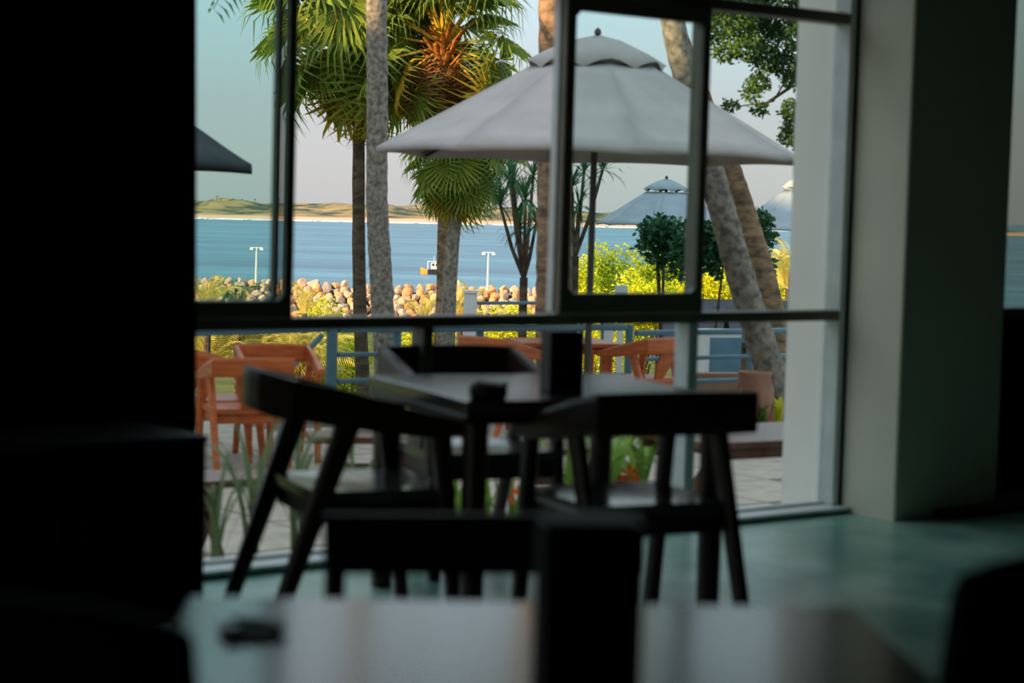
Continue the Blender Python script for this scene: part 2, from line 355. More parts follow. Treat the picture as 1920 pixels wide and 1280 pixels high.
for (n_, u0, u1, v0, v1, z0, z1, m_) in (('jamb', -4.6, -4.52, -0.05, 0.07, 0, HEAD, 'frame'), ('jamb', -2.56, -2.5, -0.05, 0.07, 0, HEAD, 'frame'), ('sill', -4.52, -2.56, -0.06, 0.07, 0, 0.06, 'frame_light'),
        ('head', -4.52, -2.56, -0.04, 0.06, HEAD - 0.05, HEAD, 'frame'), ('transom', -4.52, -2.56, -0.03, 0.06, Z_T - 0.024, Z_T + 0.022, 'frame'), ('pane', -4.52, -2.56, 0.02, 0.026, 0.06, Z_T - 0.024, 'glass_clear'), ('pane', -4.52, -2.56, 0.02, 0.026, Z_T + 0.022, HEAD - 0.05, 'glass_clear')):
    wallbox(n_, u0, u1, v0, v1, z0, z1, M[m_], win3, 0)
struct(wallbox('wall_end', UB1, UB1 + 0.4, -0.1, 0.34, -0.55, HEAD, M['outer_white']), 'end of the window wall')
# dark step at the foot of the pier
struct(wallbox('baseboard_pier', pier_u1 - 0.45, UB1, -0.44, -0.365, 0.0, 0.035, M['black']), 'black low skirting strip past the pier')

# ================================================================== INSIDE FURNITURE
def rail_sweep(path, m, name, parent):
    """path: (x, y, zc, height, thickness); swept rounded rectangle, upright"""
    g = MB(); vs = []; n = 8; P = [Vector(p[:3]) for p in path]
    for i, p in enumerate(path):
        d = (P[min(i + 1, len(P) - 1)] - P[max(i - 1, 0)]); d.z = 0; d.normalize()
        side = Vector((d.y, -d.x, 0)); h, t = p[3], p[4]; k = 0.3
        for sx, sy in ((-1, -1 + k), (-1 + k, -1), (1 - k, -1), (1, -1 + k), (1, 1 - k), (1 - k, 1), (-1 + k, 1), (-1, 1 - k)):
            vs.append(P[i] + side * (sx * t / 2) + Vector((0, 0, sy * h / 2)))
    fs = [tuple(range(n - 1, -1, -1)), tuple(range((len(path) - 1) * n, len(path) * n))]
    for i in range(len(path) - 1):
        for k in range(n): fs.append((i * n + k, i * n + (k + 1) % n, (i + 1) * n + (k + 1) % n, (i + 1) * n + k))
    g.add(vs, fs); return g.build(name, m, parent)

def make_chair(name, label, cat, wood, seatm, splat, group):
    """origin on the floor under the middle of the seat's rear edge, +y is forward"""
    t = thing(name, label, cat, group=group)
    w = 0.235
    # seat: dished board with an apron below
    g = MB(); nx, ny = 8, 6; vs = []
    for j in range(ny + 1):
        for i in range(nx + 1):
            x = -0.5 + i / nx; y = j / ny
            vs.append((x * (0.47 + 0.02 * y), y * 0.46, 0.452 - 0.012 * (1 - (2 * x) ** 2) * (1 - (2 * y - 1) ** 2)))
    fs = [(j * (nx + 1) + i, j * (nx + 1) + i + 1, (j + 1) * (nx + 1) + i + 1, (j + 1) * (nx + 1) + i) for j in range(ny) for i in range(nx)]
    nb = len(vs); vs += [(x, y, 0.42) for (x, y, z) in vs]
    fs += [tuple(nb + k for k in reversed(f)) for f in fs]
    rim = list(range(nx + 1)) + [j * (nx + 1) + nx for j in range(1, ny + 1)] + [ny * (nx + 1) + i for i in range(nx - 1, -1, -1)] + [j * (nx + 1) for j in range(ny - 1, 0, -1)]
    for i, q in enumerate(rim):
        r2 = rim[(i + 1) % len(rim)]; fs.append((r2, q, q + nb, r2 + nb))
    g.add(vs, fs).build('seat', seatm, t)
    ap = MB()
    for p0, p1 in (((-w + .02, 0.03, 0.39), (w - .02, 0.03, 0.39)), ((-w + .02, 0.43, 0.39), (w - .02, 0.43, 0.39)), ((-w + .02, 0.02, 0.39), (-w + .02, 0.44, 0.39)), ((w - .02, 0.02, 0.39), (w - .02, 0.44, 0.39))):
        ap.bar(p0, p1, 0.022, 0.075)
    ap.build('apron', wood, t)
    for s in (-1, 1):
        MB().bar((s * (w + 0.005), -0.14, 0), (s * (w + 0.015), 0.10, 0.675), 0.042, 0.044, 0.046, 0.075, up=(0, 1, 0)).build('leg', wood, t)
        MB().bar((s * (w + 0.01), 0.47, 0), (s * (w + 0.012), 0.40, 0.635), 0.042, 0.042, 0.046, 0.065, up=(0, 1, 0)).build('leg', wood, t)
    bk_ = [(-0.275, -0.075, 0.735, 0.125, 0.03), (-0.14, -0.095, 0.737, 0.13, 0.03), (0, -0.102, 0.738, 0.13, 0.03), (0.14, -0.095, 0.737, 0.13, 0.03), (0.275, -0.075, 0.735, 0.125, 0.03)]
    rail_sweep(bk_, wood, 'back_rail', t)
    for s in (-1, 1):
        rail_sweep([(s * 0.262, -0.07, 0.735, 0.12, 0.03), (s * 0.264, 0.06, 0.712, 0.115, 0.034), (s * 0.265, 0.2, 0.682, 0.10, 0.04), (s * 0.264, 0.34, 0.654, 0.075, 0.048), (s * 0.26, 0.46, 0.640, 0.045, 0.05)], wood, 'arm', t)
    if splat:
        sp_ = MB(); prof = [(0.44, 0.05), (0.5, 0.07), (0.57, 0.095), (0.64, 0.085), (0.70, 0.11)]
        vs = []
        for z, hw in prof:
            y = 0.02 - 0.11 * (z - 0.44) / 0.26
            vs += [(-hw, y - 0.009, z), (hw, y - 0.009, z), (hw, y + 0.009, z), (-hw, y + 0.009, z)]
        fs = [(3, 2, 1, 0), tuple(range(len(vs) - 4, len(vs)))]
        for i in range(len(prof) - 1):
            for k in range(4): fs.append((i * 4 + k, i * 4 + (k + 1) % 4, i * 4 + 4 + (k + 1) % 4, i * 4 + 4 + k))
        sp_.add(vs, fs).build('splat', wood, t)
    return t
def aim(o, loc, fwd, scale=1.0):
    o.location = loc; o.rotation_euler = (0, 0, math.atan2(fwd[1], fwd[0]) - PI / 2); o.scale = (scale,) * 3

# square dining table
TZ = 0.74
cn = atz(876, 752, TZ); cl = atz(690, 702, TZ)
e1 = (cl - cn); TS = e1.length; e1.normalize(); e2 = Vector((e1.y, -e1.x, 0))
def table(name, label, near, ex, ey, sx, sy, z, thick, topm, wood, leg=0.075, inset=0.05, apron=0.0):
    t = thing(name, label, 'table', (near.x, near.y, 0))
    ang = math.atan2(ex.y, ex.x); t.rotation_euler = (0, 0, ang)
    sgn = 1 if ex.cross(ey).z > 0 else -1
    tb = MB().box((sx / 2, sgn * sy / 2, z - thick / 2), (sx, sy, thick)).build('tabletop', topm, t, bevel=0.006)
    for ix in (inset + leg / 2, sx - inset - leg / 2):
        for iy in (inset + leg / 2, sy - inset - leg / 2):
            MB().bar((ix, sgn * iy, 0), (ix, sgn * iy, z - thick), leg * 0.85, leg * 0.85, leg, leg, up=(0, 1, 0)).build('leg', wood, t)
    if apron:
        for x0, y0, x1, y1 in ((inset, inset, sx - inset, inset), (inset, sy - inset, sx - inset, sy - inset), (inset, inset, inset, sy - inset), (sx - inset, inset, sx - inset, sy - inset)):
            MB().bar((x0, sgn * y0, z - thick - apron / 2), (x1, sgn * y1, z - thick - apron / 2), 0.022, apron).build('apron', wood, t)
    return t
table('dining_table', 'square dark wooden dining table by the window with three chairs around it', cn, e2, e1, TS, TS, TZ, 0.045, M['table_gloss'], M['dark_wood'], apron=0.03, inset=0.012)

chairA = make_chair('dining_chair', 'dark wooden armchair at the left side of the window table, raked legs showing', 'chair', M['dark_wood'], M['seat_gloss'], False, 'dark dining chairs inside')
pa = (atz(508, 884, 0.45) + atz(592, 925, 0.45)) / 2
aim(chairA, (pa.x, pa.y, 0), (0.915, 0.40))
chairB = copy_tree(chairA); chairB['label'] = 'dark wooden armchair with its back to us, tucked under the window table'
pb = (atz(1132, 736, 0.80) + atz(1412, 731, 0.80)) / 2; fb = Vector((-0.43, 0.90, 0)).normalized()
pb = pb + fb * 0.05 + Vector((-0.02, 0, 0))
aim(chairB, (pb.x, pb.y, 0), fb)
chairC = copy_tree(chairA); chairC['label'] = 'dark wooden armchair on the far side of the table, close to the window'
pc = (atz(712, 646, 0.80) + atz(942, 646, 0.80)) / 2; fc = Vector((0.40, -0.915, 0)).normalized()
pc = pc + fc * 0.13
aim(chairC, (pc.x, pc.y, 0), fc)

# near table, its chairs and things
NZ = 0.74
n0 = atz(352, 1116, NZ); n1 = atz(1602, 1138, NZ)
ex = (n1 - n0).normalized(); ey = Vector((ex.y, -ex.x, 0))
table('near_table', 'glossy dark tabletop in front, blurred, mirroring the window', n0, ex, ey, (n1 - n0).length, 0.95, NZ, 0.04, M['near_top'], M['dark_wood'])
def straight_chair(label, loc, rz, w):
    t = thing('straight_chair', label, 'chair', loc, rz)
    for sx in (-1, 1):
        MB().bar((sx * w / 2, 0.0, 0), (sx * w / 2, -0.03, 0.77), 0.036, 0.04).build('leg', M['black'], t)
        MB().bar((sx * w / 2, 0.42, 0), (sx * w / 2, 0.42, 0.42), 0.036, 0.036).build('leg', M['dark_wood'], t)
    MB().bar((-w / 2 - 0.02, -0.025, 0.752), (w / 2 + 0.02, -0.025, 0.738), 0.03, 0.105).build('top_rail', M['black'], t)
    MB().bar((-w / 2, -0.015, 0.60), (w / 2, -0.015, 0.60), 0.022, 0.05).build('back_slat', M['dark_wood'], t)
    MB().box((0, 0.21, 0.435), (w + 0.02, 0.44, 0.035)).build('seat', M['seat_gloss'], t, bevel=0.008)
    for sx in (-1, 1): MB().bar((sx * w / 2, 0, 0.2), (sx * w / 2, 0.42, 0.2), 0.02, 0.03).build('stretcher', M['dark_wood'], t)
pn = (atz(612, 958, 0.80) + atz(1205, 972, 0.80)) / 2
straight_chair('dark straight-backed chair behind the blurred front table, its broad top rail showing', (pn.x, pn.y, 0), PI, 0.52)

def napkin_box(label, loc, rz, s=1.0):
    t = thing('napkin_box', label, 'napkin box', loc, rz, 'dark boxes on the tables')
    w, d, h = 0.115 * s, 0.10 * s, 0.2 * s; th = 0.008
    MB().box((0, 0, th / 2), (w, d, th)).build('base', M['black'], t)
    for x in (-1, 1): MB().box((x * (w - th) / 2, 0, h / 2), (th, d, h)).build('side_panel', M['black'], t)
    for y in (-1, 1): MB().box((0, y * (d - th) / 2, h / 2), (w - 2 * th, th, h)).build('front_panel', M['black'], t)
    MB().box((0, 0, h * 0.5 + th), (w - 3 * th, d - 3 * th, h * 0.95)).build('menu_cards', M['black'], t)
    return t
q = atz(1052, 735, TZ); napkin_box('tall black box standing on the table by the window', q, 0.3)
q = atz(1096, 1290, NZ); napkin_box('tall black box close to us on the blurred front table', q, 0.1, 1.06)
def ashtray(label, loc, m, r, h):
    t = thing('ashtray', label, 'ashtray', loc)
    MB().lathe([(0.0, 0.0), (r * 0.9, 0.0), (r, h * 0.3), (r, h * 0.95), (r * 0.94, h), (r * 0.8, h), (r * 0.72, h * 0.35), (0.0, h * 0.25)], n=28).build('bowl', m, t, smooth=True)
    for k in range(3):
        a_ = k * 2.094; MB().box((math.cos(a_) * r * 0.88, math.sin(a_) * r * 0.88, h * 1.02), (0.02, 0.014, 0.008), Matrix.Rotation(a_, 3, 'Z')).build('cigarette_rest', m, t)
    return t
ashtray('low black ashtray near the corner of the window table', atz(915, 748, TZ), M['black'], 0.06, 0.048)
ashtray('small dark ashtray on the left end of the blurred front table', atz(470, 1185, NZ), M['near_top'], 0.045, 0.012)

# dark padded chair at lower right, close to the camera
def padded_chair(label, loc, rz, topz, w):
    t = thing('padded_chair', label, 'chair', loc, rz, 'dark padded chairs close to us')
    g = MB(); vs = []; nx, nz = 10, 8
    for k in (0, 1):
        for j in range(nz + 1):
            for i in range(nx + 1):
                x = -1 + 2 * i / nx; z = j / nz
                ww = w / 2 * (1 - 0.06 * z); cz = 0.5 + (topz - 0.5) * z - (0.03 * abs(x) ** 3 if j == nz else 0)
                th = 0.035 * (1 - x ** 6 * 0.6) * (1 - (2 * z - 1) ** 8 * 0.6)
                vs.append((x * ww, -0.06 * z + (th if k else -th), cz))
    n1_ = (nx + 1) * (nz + 1); fs = []
    for j in range(nz):
        for i in range(nx):
            q = j * (nx + 1) + i; fs += [(q, q + 1, q + nx + 2, q + nx + 1), (n1_ + q + nx + 1, n1_ + q + nx + 2, n1_ + q + 1, n1_ + q)]
    rim = list(range(nx + 1)) + [j * (nx + 1) + nx for j in range(1, nz + 1)] + [nz * (nx + 1) + i for i in range(nx - 1, -1, -1)] + [j * (nx + 1) for j in range(nz - 1, 0, -1)]
    for i, q in enumerate(rim): r2 = rim[(i + 1) % len(rim)]; fs.append((r2, q, q + n1_, r2 + n1_))
    g.add(vs, fs).build('backrest', M['navy'], t, smooth=True)
    MB().box((0, 0.24, 0.44), (w, 0.46, 0.1)).build('seat', M['navy'], t, bevel=0.03)
    for sx in (-1, 1):
        MB().bar((sx * w * 0.44, 0.0, 0), (sx * w * 0.42, 0.0, 0.5), 0.03, 0.03).build('leg', M['dark_wood'], t)
        MB().bar((sx * w * 0.44, 0.44, 0), (sx * w * 0.42, 0.42, 0.4), 0.03, 0.03).build('leg', M['dark_wood'], t)
    return t
q = at(1735, 1045, 2.45)
padded_chair('blurred navy padded chair back in the lower corner beside the front table', (q.x + 0.235, 2.45, 0), 0.28, q.z + 0.03, 0.52)
q = at(372, 1112, 2.3)
padded_chair('blurred black padded chair back beside the left end of the front table', (q.x - 0.225, 2.3, 0), -0.1, q.z, 0.50)

# black curtain hanging at the window and the cabinet in front of it
def curtain():
    t = thing('curtain', 'black floor-length curtain drawn across the end of the window', 'curtain', (0, 0, 0))
    c0 = at(366, 300, 6.62); g = MB(); vs = []; n = 120
    p_top = at(371, -300, 6.62); p_bot = at(371, 1010, 6.62)
    for j in range(2):
        z = 0.02 if j == 0 else 2.85
        f = (z - p_bot.z) / (p_top.z - p_bot.z); e = p_bot + (p_top - p_bot) * f
        for i in range(n + 1):
            s_ = i / n * 1.3
            off = 0.028 * math.sin(s_ * 42) + 0.012 * math.sin(s_ * 17 + 1)
            p = Vector((e.x, e.y, 0)) - wu * s_ * 1.0 + wn * off
            vs.append((p.x, p.y, z))
    fs = [(i, i + 1, n + 2 + i, n + 1 + i) for i in range(n)]
    o = g.add(vs, fs).build('cloth', M['curtain'], t, smooth=True)
    sm = o.modifiers.new('solid', 'SOLIDIFY'); sm.thickness = 0.004
    r = MB(); e = Vector((p_top.x, p_top.y, 2.89))
    r.tube([e + wu * 0.1, e - wu * 1.4], 0.014, 8).build('curtain_rod', M['black'], t)
curtain()
kx = at(386, 900, 6.0); kx.z = 0; kx = kx - wu * 0.45
kb = thing('low_cabinet', 'low black cabinet in front of the curtain', 'cabinet', (kx.x, kx.y, 0), WROT)
MB().box((0, 0.2, 0.33), (0.90, 0.4, 0.54)).build('body', M['curtain'], kb, bevel=0.004)
MB().box((0, 0.2, 0.61), (0.90, 0.42, 0.02)).build('worktop', M['black'], kb)
for sx in (-1, 1):
    dd = MB().box((sx * 0.222, -0.006, 0.33), (0.43, 0.016, 0.50)).build('door', M['curtain'], kb)
    MB().box((sx * 0.04, -0.02, 0.36), (0.012, 0.016, 0.1)).build('handle', M['black'], dd)
    for yy in (0.05, 0.35): MB().box((sx * 0.40, yy, 0.03), (0.04, 0.04, 0.06)).build('foot', M['black'], kb)

# ================================================================== OUTSIDE: TERRACE
TZ0 = -0.5
tv = [atz(200, 789, TZ0 - 0.04), atz(640, 789, TZ0 - 0.04), atz(1150, 752, TZ0 - 0.04), Vector((6.5, 21.5, 0)), wp(4.6, 0.3, 0), wp(-4.5, 0.3, 0)]
tv = [Vector((p.x, p.y, 0)) for p in tv]
g = MB(); k = len(tv)
g.add([Vector((p.x, p.y, TZ0 - 0.03)) for p in tv] + [Vector((p.x, p.y, TZ0 - 0.5)) for p in tv],
      [tuple(range(k - 1, -1, -1)), tuple(range(k, 2 * k))] + [(i, (i + 1) % k, (i + 1) % k + k, i + k) for i in range(k)])
ter = struct(g.build('floor_terrace', M['joint']), 'terrace paved with large pale slabs outside the window')
def inside(p):
    c = False; n = len(tv); j = n - 1
    for i in range(n):
        if (tv[i].y > p.y) != (tv[j].y > p.y) and p.x < (tv[j].x - tv[i].x) * (p.y - tv[i].y) / (tv[j].y - tv[i].y) + tv[i].x: c = not c
        j = i
    return c
pav = MB().box((0, 0, 0), (0.785, 0.785, 0.04)).mesh('paver', M['paver'])
npav = 0
for i in range(-12, 20):
    for j in range(1, 24):
        p = wp(0, 0, 0) + wu * (i * 0.8 + 0.4) + wn * (j * 0.8 - 0.02)
        if abs(p.x / p.y) > 0.2 or p.x / p.y > 0.17: continue
        ok = all(inside(p + wu * a_ + wn * b_) for a_ in (-.39, .39) for b_ in (-.39, .39))
        if ok and npav < 300:
            npav += 1
            link('paver', pav, ter, (p.x, p.y, TZ0 - 0.02 + rnd(-.003, .003)), (0, 0, WROT))

# planting bed along the plinth
bed = struct(wallbox('trim_planting_bed', -2.2, 2.6, 0.42, 1.0, -0.52, -0.30, M['terracotta']), 'low planting bed under the window')
wallbox('soil', -2.15, 2.55, 0.46, 0.96, -0.31, -0.285, M['soil'], None); so = bpy.data.objects['soil']; so.parent = bed; so.location = (0, 0, 0); so.rotation_euler = (0, 0, 0)

def strap_leaf(L, w, bend, m, seg=7):
    g = MB(); pts = []; wid = []; 
    for i in range(seg + 1):
        t = i / seg; a_ = 1.45 - bend * t * t
        pts.append(None); wid.append(w * (0.55 + 1.6 * t * (1 - t) * 1.1) * (1 - t ** 4) + 0.001)
    p = Vector((0, 0, 0)); q = []
    for i in range(seg + 1):
        q.append(p.copy()); t = i / seg; a_ = 1.45 - bend * t ** 1.5
        p = p + Vector((0, math.cos(a_), math.sin(a_))) * (L / seg)
    vs = []
    for pp, ww in zip(q, wid): vs += [pp + Vector((-ww / 2, 0, 0.006)), pp, pp + Vector((ww / 2, 0, 0.006))]
    fs = []
    for i in range(seg): fs += [(3 * i, 3 * i + 1, 3 * i + 4, 3 * i + 3), (3 * i + 1, 3 * i + 2, 3 * i + 5, 3 * i + 4)]
    return g.add(vs, fs).mesh('leaf', m)
SL = [strap_leaf(0.75, 0.045, b_, M['strap']) for b_ in (0.8, 1.6, 2.4)] + [strap_leaf(0.55, 0.06, 1.9, M['strap'])]
SLN = [strap_leaf(0.75, 0.022, b_, M['strap_dull']) for b_ in (0.8, 1.6, 2.4)]
FL = []
for k_ in range(1):
    g = MB()
    for a_ in range(6):
        A = Matrix.Rotation(a_ * PI / 3, 3, 'Z')
        g.add([A @ Vector(v) for v in ((0, 0, 0), (0.02, 0.05, 0.015), (0, 0.085, 0.0), (-0.02, 0.05, 0.015))], [(0, 1, 2, 3)])
    FL.append(g.mesh('flower', M['flower']))
def strap_plant(px, py, z, n, label, s=1.0, flowers=0, kit=None):
    p = atz(px, py, z)
    t = thing('strap_leaf_plant', label, 'plant', (p.x, p.y, z), rnd(0, 6), 'strap-leaved plants under the window')
    for i in range(n):
        link('leaf', random.choice(kit or SL), t, (rnd(-.03, .03), rnd(-.03, .03), 0), (rnd(-.1, .25), 0, i * 2 * PI / n + rnd(-.3, .3)), (s * rnd(.75, 1.1),) * 3)
    for i in range(flowers):
        x, y, zz = rnd(-.22, .22), rnd(-.2, .2), rnd(.18, .42)
        st = MB().tube([(x * .3, y * .3, 0), (x, y, zz)], 0.005, 5).build('flower_stalk', M['strap'], t)
        link('flower', FL[0], st, (x, y, zz), (rnd(.6, 1.4), rnd(-.4, .4), rnd(0, 6)), (0.9,) * 3)
for args in ((405, 1085, 9, 'tall strap-leaved plant by the curtain edge', 1.05), (470, 1075, 11, 'strap-leaved plant seen between the chair and the curtain', 1.15),
             (560, 1058, 10, 'strap-leaved plant behind the raked legs of the left armchair', 1.1), (660, 1040, 8, 'strap-leaved plant behind the left armchair seat', 1.0)):
    strap_plant(args[0], args[1], -0.29, args[2], args[3], args[4], 0, SLN)
strap_plant(850, 1015, -0.29, 9, 'strap-leaved plant behind the front leg of the window table', 0.8, 0)
strap_plant(905, 1010, -0.29, 8, 'leafy plant with orange flowers under the window table', 0.62, 2)
strap_plant(962, 1002, -0.29, 8, 'orange flowering plant beside the tucked-in armchair', 0.62, 3)
strap_plant(1075, 985, -0.29, 12, 'broad arching green plant beneath the armchair arm', 0.95)
strap_plant(1135, 978, -0.29, 14, 'bright green arching plant under the back rail of the armchair', 1.05)
strap_plant(1195, 972, -0.29, 12, 'arching green plant left of the pale mullion', 1.0, 1)

# orange teak chairs outside
oc = make_chair('terrace_chair', 'orange teak armchair on the terrace seen past the raked chair legs', 'chair', M['orange_wood'], M['orange_wood'], True, 'orange teak chairs on the terrace')
def terrace_chair(first, px, py, d, fwd, label):
    o = oc if first else copy_tree(oc); p = at(px, py, d); aim(o, (p.x, p.y, TZ0), fwd); o['label'] = label; return o
OD = 13.4
terrace_chair(True, 470, 700, 13.2, (-0.35, 0.94), 'orange teak armchair with shaped back splat, beside the curtain edge')
terrace_chair(False, 360, 700, 13.9, (0.9, 0.3), 'orange teak armchair half hidden by the curtain')
terrace_chair(False, 512, 690, 14.4, (0.3, -0.95), 'orange teak armchair just behind the one with the splat, near the blue post')
terrace_chair(False, 918, 640, 16.0, (0.72, 0.69), 'orange teak armchair behind the far dark armchair')
terrace_chair(False, 1240, 640, 16.6, (-0.72, 0.69), 'orange teak armchair beyond the tall black box, its back to us')
def terrace_table(name, label, px, d, sx, sy, z, rz, wood, cross=False):
    p = at(px, 650, d); t = thing(name, label, 'table', (p.x, p.y, TZ0), rz)
    nb = 6; w = sy / nb
    for i in range(nb): MB().box((0, -sy / 2 + w * (i + 0.5), z - 0.018), (sx, w - 0.008, 0.036)).build('plank', wood, t, bevel=0.004)
    for y in (-1, 1):
        MB().bar((-sx / 2 + 0.08, y * (sy / 2 - 0.06), z - 0.065), (sx / 2 - 0.08, y * (sy / 2 - 0.06), z - 0.065), 0.03, 0.06).build('apron', wood, t)
    for x in (-1, 1):
        if cross:
            for s_ in (-1, 1): MB().bar((x * (sx / 2 - 0.18) + s_ * 0.02, -s_ * sy * 0.42, 0), (x * (sx / 2 - 0.18) + s_ * 0.02, s_ * sy * 0.36, z - 0.04), 0.04, 0.08).build('leg', wood, t)
            MB().bar((x * (sx / 2 - 0.18), -sy * 0.42, z - 0.06), (x * (sx / 2 - 0.18), sy * 0.42, z - 0.06), 0.04, 0.06).build('cleat', wood, t)
        else:
            for y in (-1, 1): MB().bar((x * (sx / 2 - 0.08), y * (sy / 2 - 0.08), 0), (x * (sx / 2 - 0.08), y * (sy / 2 - 0.08), z - 0.036), 0.06, 0.06).build('leg', wood, t)
    return t
terrace_table('terrace_table', 'orange teak terrace table around the umbrella pole', 1052, 17.0, 0.85, 0.7, 0.72, 0.25, M['orange_wood'])
terrace_table('picnic_table', 'brown cross-legged picnic table near the white pier', 1420, 10.4, 1.15, 0.72, 0.70, 0.55, M['brown_wood'], True)
def bench(label, px, d, L, rz, z=0.45):
    p = at(px, 700, d); t = thing('timber_bench', label, 'bench', (p.x, p.y, TZ0), rz, 'backless timber benches on the terrace')
    for i in range(3): MB().box((0, -0.12 + 0.12 * i, z - 0.02), (L, 0.11, 0.04)).build('plank', M['brown_wood'], t, bevel=0.004)
    for x in (-1, 1):
        for s_ in (-1, 1): MB().bar((x * (L / 2 - 0.2), -s_ * 0.15, 0), (x * (L / 2 - 0.2), s_ * 0.1, z - 0.03), 0.04, 0.06).build('leg', M['brown_wood'], t)
    MB().bar((-L / 2 + 0.2, 0, z * 0.55), (L / 2 - 0.2, 0, z * 0.55), 0.03, 0.05).build('stretcher', M['brown_wood'], t)
bench('short brown stool cut by the curtain edge, its top white with glare', 372, 9.9, 0.55, 0.65)
bench('backless brown bench seen under the left armchair arm', 735, 12.0, 1.0, 0.2)
bench('backless brown bench seen behind the tucked-in armchair', 1100, 11.7, 1.1, 0.3)

# railing ------------------------------------------------------------
def railing(name, label, pts, zt, zs, post_w, m, zg=TZ0, brace=None, posts=None, rail_h=0.05, group=None):
    base = Vector(pts[0]); t = thing(name, label, 'railing', (base.x, base.y, zg), group=group)
    L = lambda p, z: (p[0] - base.x, p[1] - base.y, z - zg)
    for i in range(len(pts) - 1):
        for k_, z in enumerate(zs):
            MB().bar(L(pts[i], z), L(pts[i + 1], z), 0.045, rail_h if k_ == 0 else rail_h * 0.75).build('top_rail' if k_ == 0 else 'lower_rail', m, t)
    for p in (posts or pts): MB().bar(L(p, zg), L(p, zs[0] + 0.02), post_w, post_w).build('post', m, t)
    if brace: MB().bar(L(brace[0], brace[0][2]), L(brace[1], brace[1][2]), 0.035, 0.045).build('brace', m, t)
    return t
def xy(px, d): p = at(px, 620, d); return (p.x, p.y)
ra, rb_, rc, rd_, re_ = xy(300, 15.2), xy(623, 16.5), xy(1180, 18.0), xy(1420, 18.9), xy(1640, 19.8)
b0 = at(603, 630, 16.4); b1 = at(543, 692, 15.9)
railing('railing', 'blue-grey steel railing at the terrace edge left of the thick post, with a slanting brace', [ra, rb_], 0.3, [0.30], 0.09, M['rail_blue'], brace=(tuple(b0), tuple(b1)))
railing('railing', 'blue-grey three-bar railing running across behind the umbrella table', [(rb_[0] + 0.05, rb_[1] + .03), rc], 0.3, [0.29, 0.08, -0.14], 0.07, M['rail_blue'], posts=[xy(785, 17.0), xy(745, 16.85), xy(900, 17.25), rc])
railing('railing', 'blue-grey three-bar railing in front of the grey cabinet', [(rc[0] + 0.06, rc[1] + .03), rd_, re_], 0.3, [0.24, 0.0, -0.22], 0.06, M['rail_blue'], posts=[xy(1408, 18.85), re_])
wpost = at(886, 546, 23.5)
railing('railing', 'slim blue railing of the lower path with a square white post', [xy(886, 23.5), xy(1130, 24.5)], 0.2, [at(950, 566, 24).z], 0.05, M['rail_blue'], zg=-2.0, rail_h=0.04)
pt = thing('gate_post', 'square white post at the end of the slim blue railing', 'post', (wpost.x - 0.02, 23.4, -2.0))
MB().box((0, 0, (wpost.z + 2.0) / 2), (0.15, 0.15, wpost.z + 2.0)).build('shaft', M['white_paint'], pt); MB().box((0, 0, wpost.z + 2.0), (0.18, 0.18, 0.03)).build('post_cap', M['white_paint'], pt)
wp2 = at(1142, 606, 19.5)
pt = thing('gate_post', 'short white post beside the umbrella pole', 'post', (wp2.x, 19.5, -0.9))
MB().box((0, 0, (wp2.z + 0.9) / 2), (0.09, 0.09, wp2.z + 0.9)).build('shaft', M['white_paint'], pt); MB().box((0, 0, wp2.z + 0.9), (0.11, 0.11, 0.02)).build('post_cap', M['white_paint'], pt)
railing('railing', 'upper blue-grey handrail level with the window transom near the leaning trunk', [xy(1090, 22.0), xy(1600, 23.0)], 0.2, [at(1350, 588, 22.5).z], 0.05, M['rail_blue'], zg=-2.0)
# white box and grey cabinet
q = at(1345, 622, 21.0); ub = thing('utility_cabinet', 'grey metal utility cabinet with pale side behind the railing', 'cabinet', (q.x, 21.0, -0.5), 0.35)
MB().box((0, 0, (q.z + 0.5) / 2), (0.42, 0.3, q.z + 0.5)).build('body', M['white_paint'], ub); MB().box((0.03, -0.155, (q.z + 0.5) / 2), (0.36, 0.012, q.z + 0.4)).build('door', M['rail_blue'], ub)
MB().box((0, 0, q.z + 0.51), (0.46, 0.34, 0.03)).build('roof_plate', M['white_paint'], ub)
q = at(1165, 541, 24.5); ub = thing('lantern_box', 'small white box on the hedge top beside the umbrella pole', 'box', (q.x, 24.5, -1.5))
MB().box((0, 0, (q.z + 1.5) / 2 - 0.05), (0.07, 0.07, q.z + 1.4)).build('post', M['white_paint'], ub); MB().box((0, 0, q.z + 1.48), (0.15, 0.15, 0.12)).build('lamp_housing', M['white_paint'], ub)
# low brown wall, brick kerb and palm bed
q = at(1350, 697, 20.2); g = MB().box((q.x + 0.3, 20.2, (q.z - 0.55) / 2), (1.6, 0.2, q.z + 0.55))
g = MB().box((0, 0, (q.z + 0.55) / 2), (1.5, 0.2, q.z + 0.55)); struct(link('wall_low', g.mesh('wall_low', M['brown_wall']), None, (q.x + 0.35, 20.2, -0.55), (0, 0, 0.3)), 'low brown rendered wall')
q = at(1432, 770, 17.7); kb = thing('brick_kerb', 'red brick kerb around the leaning palm bed', 'kerb', (q.x, 17.7, -0.5), 0.35)
bm_ = MB().box((0, 0, 0.055), (0.20, 0.1, 0.11)).mesh('brick', M['terracotta'])
for i in range(5): link('brick', bm_, kb, (i * 0.212 + 0.1, 0, rnd(0, .004)))
for i in range(4): link('brick', bm_, kb, (0.05, 0.17 + i * 0.212, rnd(0, .004)), (0, 0, PI / 2))

